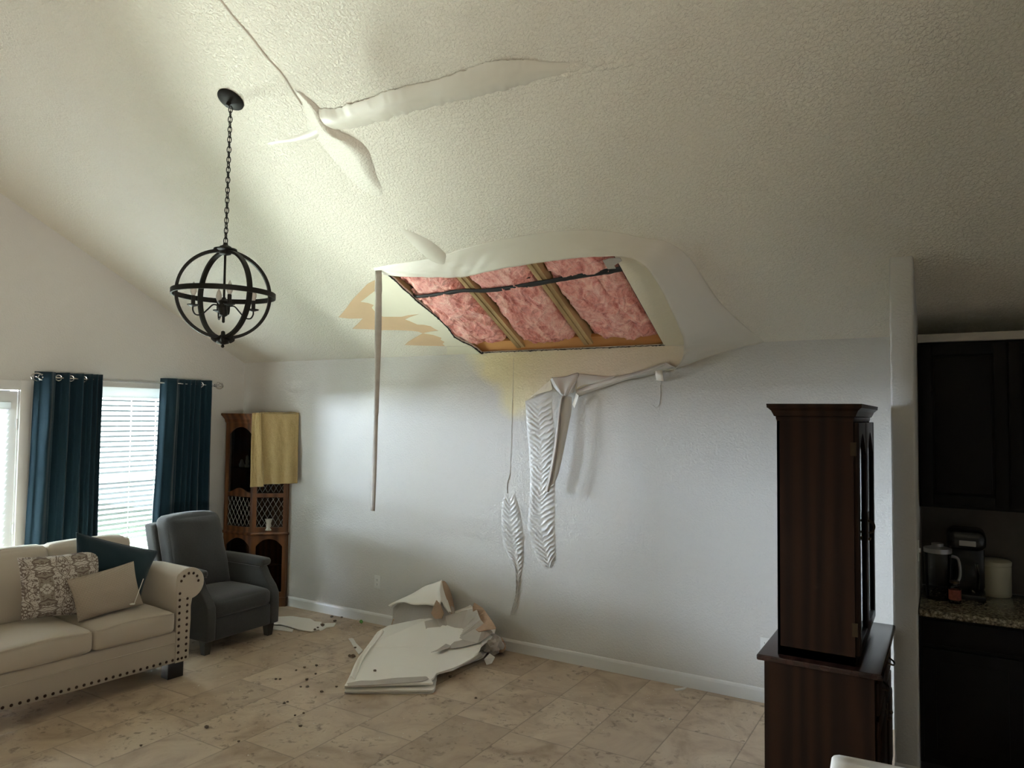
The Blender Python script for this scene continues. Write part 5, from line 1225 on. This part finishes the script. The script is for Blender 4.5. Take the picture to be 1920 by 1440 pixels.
# dark clumps
CL = [(516+80, 1268), (524, 1276), (500, 1283)]
CL = [(571, 1253), (555, 1258), (593, 1250), (592, 1265), (517, 1275), (525, 1275), (631, 1289), (603, 1298), (539, 1317), (533, 1320), (569, 1339), (553, 1343), (563, 1363), (387, 1366), (448, 1392), (666, 1216), (655, 1232), (662, 1233), (622, 1158), (641, 1159), (628, 1166), (596, 1178), (605, 1175), (590, 1182), (263+1, 1400), (564, 1289), (1256, 1350), (844, 1271), (892, 1310), (575, 1276), (576, 1289)]
OWN = {(571, 1253): 'dark clump on the floor behind the rest of the cluster, nearer the cream strip', (593, 1250): 'rearmost dark clump of the cluster, farthest right', (555, 1258): 'dark clump at the rear left of the cluster on the floor',
       (592, 1265): 'dark clump just in front of the rearmost right one', (517, 1275): 'left one of the close pair of dark clumps toward the sofa', (525, 1275): 'right one of the close pair of dark clumps toward the sofa',
       (603, 1298): 'broad dark clump in the middle of the floor between recliner and slab', (539, 1317): 'right one of the touching pair of clumps in front of the cluster', (533, 1320): 'left one of the touching pair of clumps in front of the cluster',
       (569, 1339): 'dark clump in front of the touching pair, right of it', (553, 1343): 'small dark clump in front of the touching pair, below it', (564, 1289): 'tiny dark clump left at the centre of the cluster',
       (575, 1276): 'dark clump at the centre of the cluster, rear one of three', (576, 1289): 'dark clump at the centre of the cluster, front one of three', (387, 1366): 'lone dark clump on the floor in front of the sofa, nearest it', (448, 1392): 'dark clump near the bottom of the picture, halfway along the floor',
       (844, 1271): 'dark flat clump on the tiles just right of the slab', (892, 1310): 'dark clump on the floor right of the slab, nearer the camera',
       (655, 1232): 'long brown clump beside the end of the narrow cream strip', (662, 1233): 'round brown clump touching the left edge of the slab',
       (622, 1158): 'dark clump by the baseboard, left one of the back pair', (641, 1159): 'dark clump by the baseboard, right one of the back pair', (628, 1166): 'flat dark clump in front of the baseboard pair',
       (264, 1400): 'dark clump lowest and farthest left on the floor', (631, 1289): 'dark clump just left of the front corner of the slab', (563, 1363): 'dark clump farthest forward of the scattered ones'}
for i, (u, v) in enumerate(CL):
    s = random.uniform(.008, .014)*(1.3 if v < 1240 else 1)
    zb_ = .036 if (u, v) in ((596, 1178), (605, 1175), (590, 1182)) else (.014 if (u, v) == (666, 1216) else 0)
    if (u, v) in ((666, 1216),): lab = 'brown clump sitting on the narrow cream drywall strip'
    elif zb_ > .03: lab = {596: 'dark crumb in the middle of three on the pale sheet by the recliner', 605: 'dark crumb farthest right on the pale sheet by the recliner', 590: 'dark crumb nearest the front edge of the pale sheet by the recliner'}[u]
    elif u == 1256: lab = 'lone crumb on the tiles near the china hutch'
    else: lab = OWN.get((u, v), 'small dark brown clump of dirt scattered on the travertine floor left of the slab')
    chunk('dirt_clump', lab, floor(u, v, zb_), (s*1.2, s, s*.7), 'clump' if u != 1256 else 'crumb', i, 'debris', 1, group=('clumps of dirt on the floor' if zb_ == 0 and u != 1256 else ('crumbs on the pale sheet' if zb_ > .03 else None)))
chunk('dirt_clump', 'single dark clump lying on the big white slab', floor(703, 1259, .072), (.014, .012, .010), 'clump', 44, 'debris', 1)
chunk('green_scrap', 'small green scrap on the floor near the baseboard', floor(677, 1169, 0), (.020, .016, .016), 'green', 45, 'debris', 2)
chunk('plaster_lump', 'small pale lump beside the green scrap', floor(671, 1163, 0), (.009, .009, .008), 'crumb', 46, 'debris', 1)
tag(slab3(F3([(1264, 1291, .014), (1275, 1290, .012), (1288, 1287, .014), (1284, 1292, .01), (1268, 1294, .008)]), .006, 'drywall_fragment', M['gypsum'], None, None, .002, n=24), 'small splinter of plaster by the baseboard right of centre', 'debris')
# fine crumbs nobody could count
m_ = MB()
def crumb(u, v, s):
    c = floor(u, v, 0)
    if not (-4.7 < c.x < -.9 and c.y < D-.03) and not (-5.0 < c.x <= -4.7 and c.y > 4.55 and c.y < D-.03): return
    a = random.random()*6.28; k = random.uniform(.4, 1.0); h = s*.5
    pts = [(c.x+math.cos(a+q)*s*(1 if j % 2 else k), c.y+math.sin(a+q)*s*(1 if j % 2 else k)) for j, q in enumerate((0, 1.6, 3.1, 4.7))]
    m_.add([(x, y, 0.0005) for x, y in pts]+[(c.x+(x-c.x)*.6, c.y+(y-c.y)*.6, h) for x, y in pts], [(3, 2, 1, 0), (4, 5, 6, 7), (0, 1, 5, 4), (1, 2, 6, 5), (2, 3, 7, 6), (3, 0, 4, 7)])
for cu, cv, su, sv, n_ in ((480, 1270, 90, 40, 130), (650, 1175, 25, 14, 50), (560, 1340, 60, 30, 50), (1120, 1290, 120, 25, 45), (1000, 1262, 60, 20, 25), (1200, 1320, 50, 20, 20), (730, 1370, 200, 40, 40), (420, 1230, 50, 20, 25), (650, 1190, 30, 10, 25)):
    for _ in range(n_): crumb(random.gauss(cu, su), random.gauss(cv, sv), random.uniform(.0018, .0065))
tag(m_.build('plaster_crumbs', M['crumb'], smooth=0), 'fine white plaster crumbs scattered over the travertine floor', 'debris', kind='stuff')
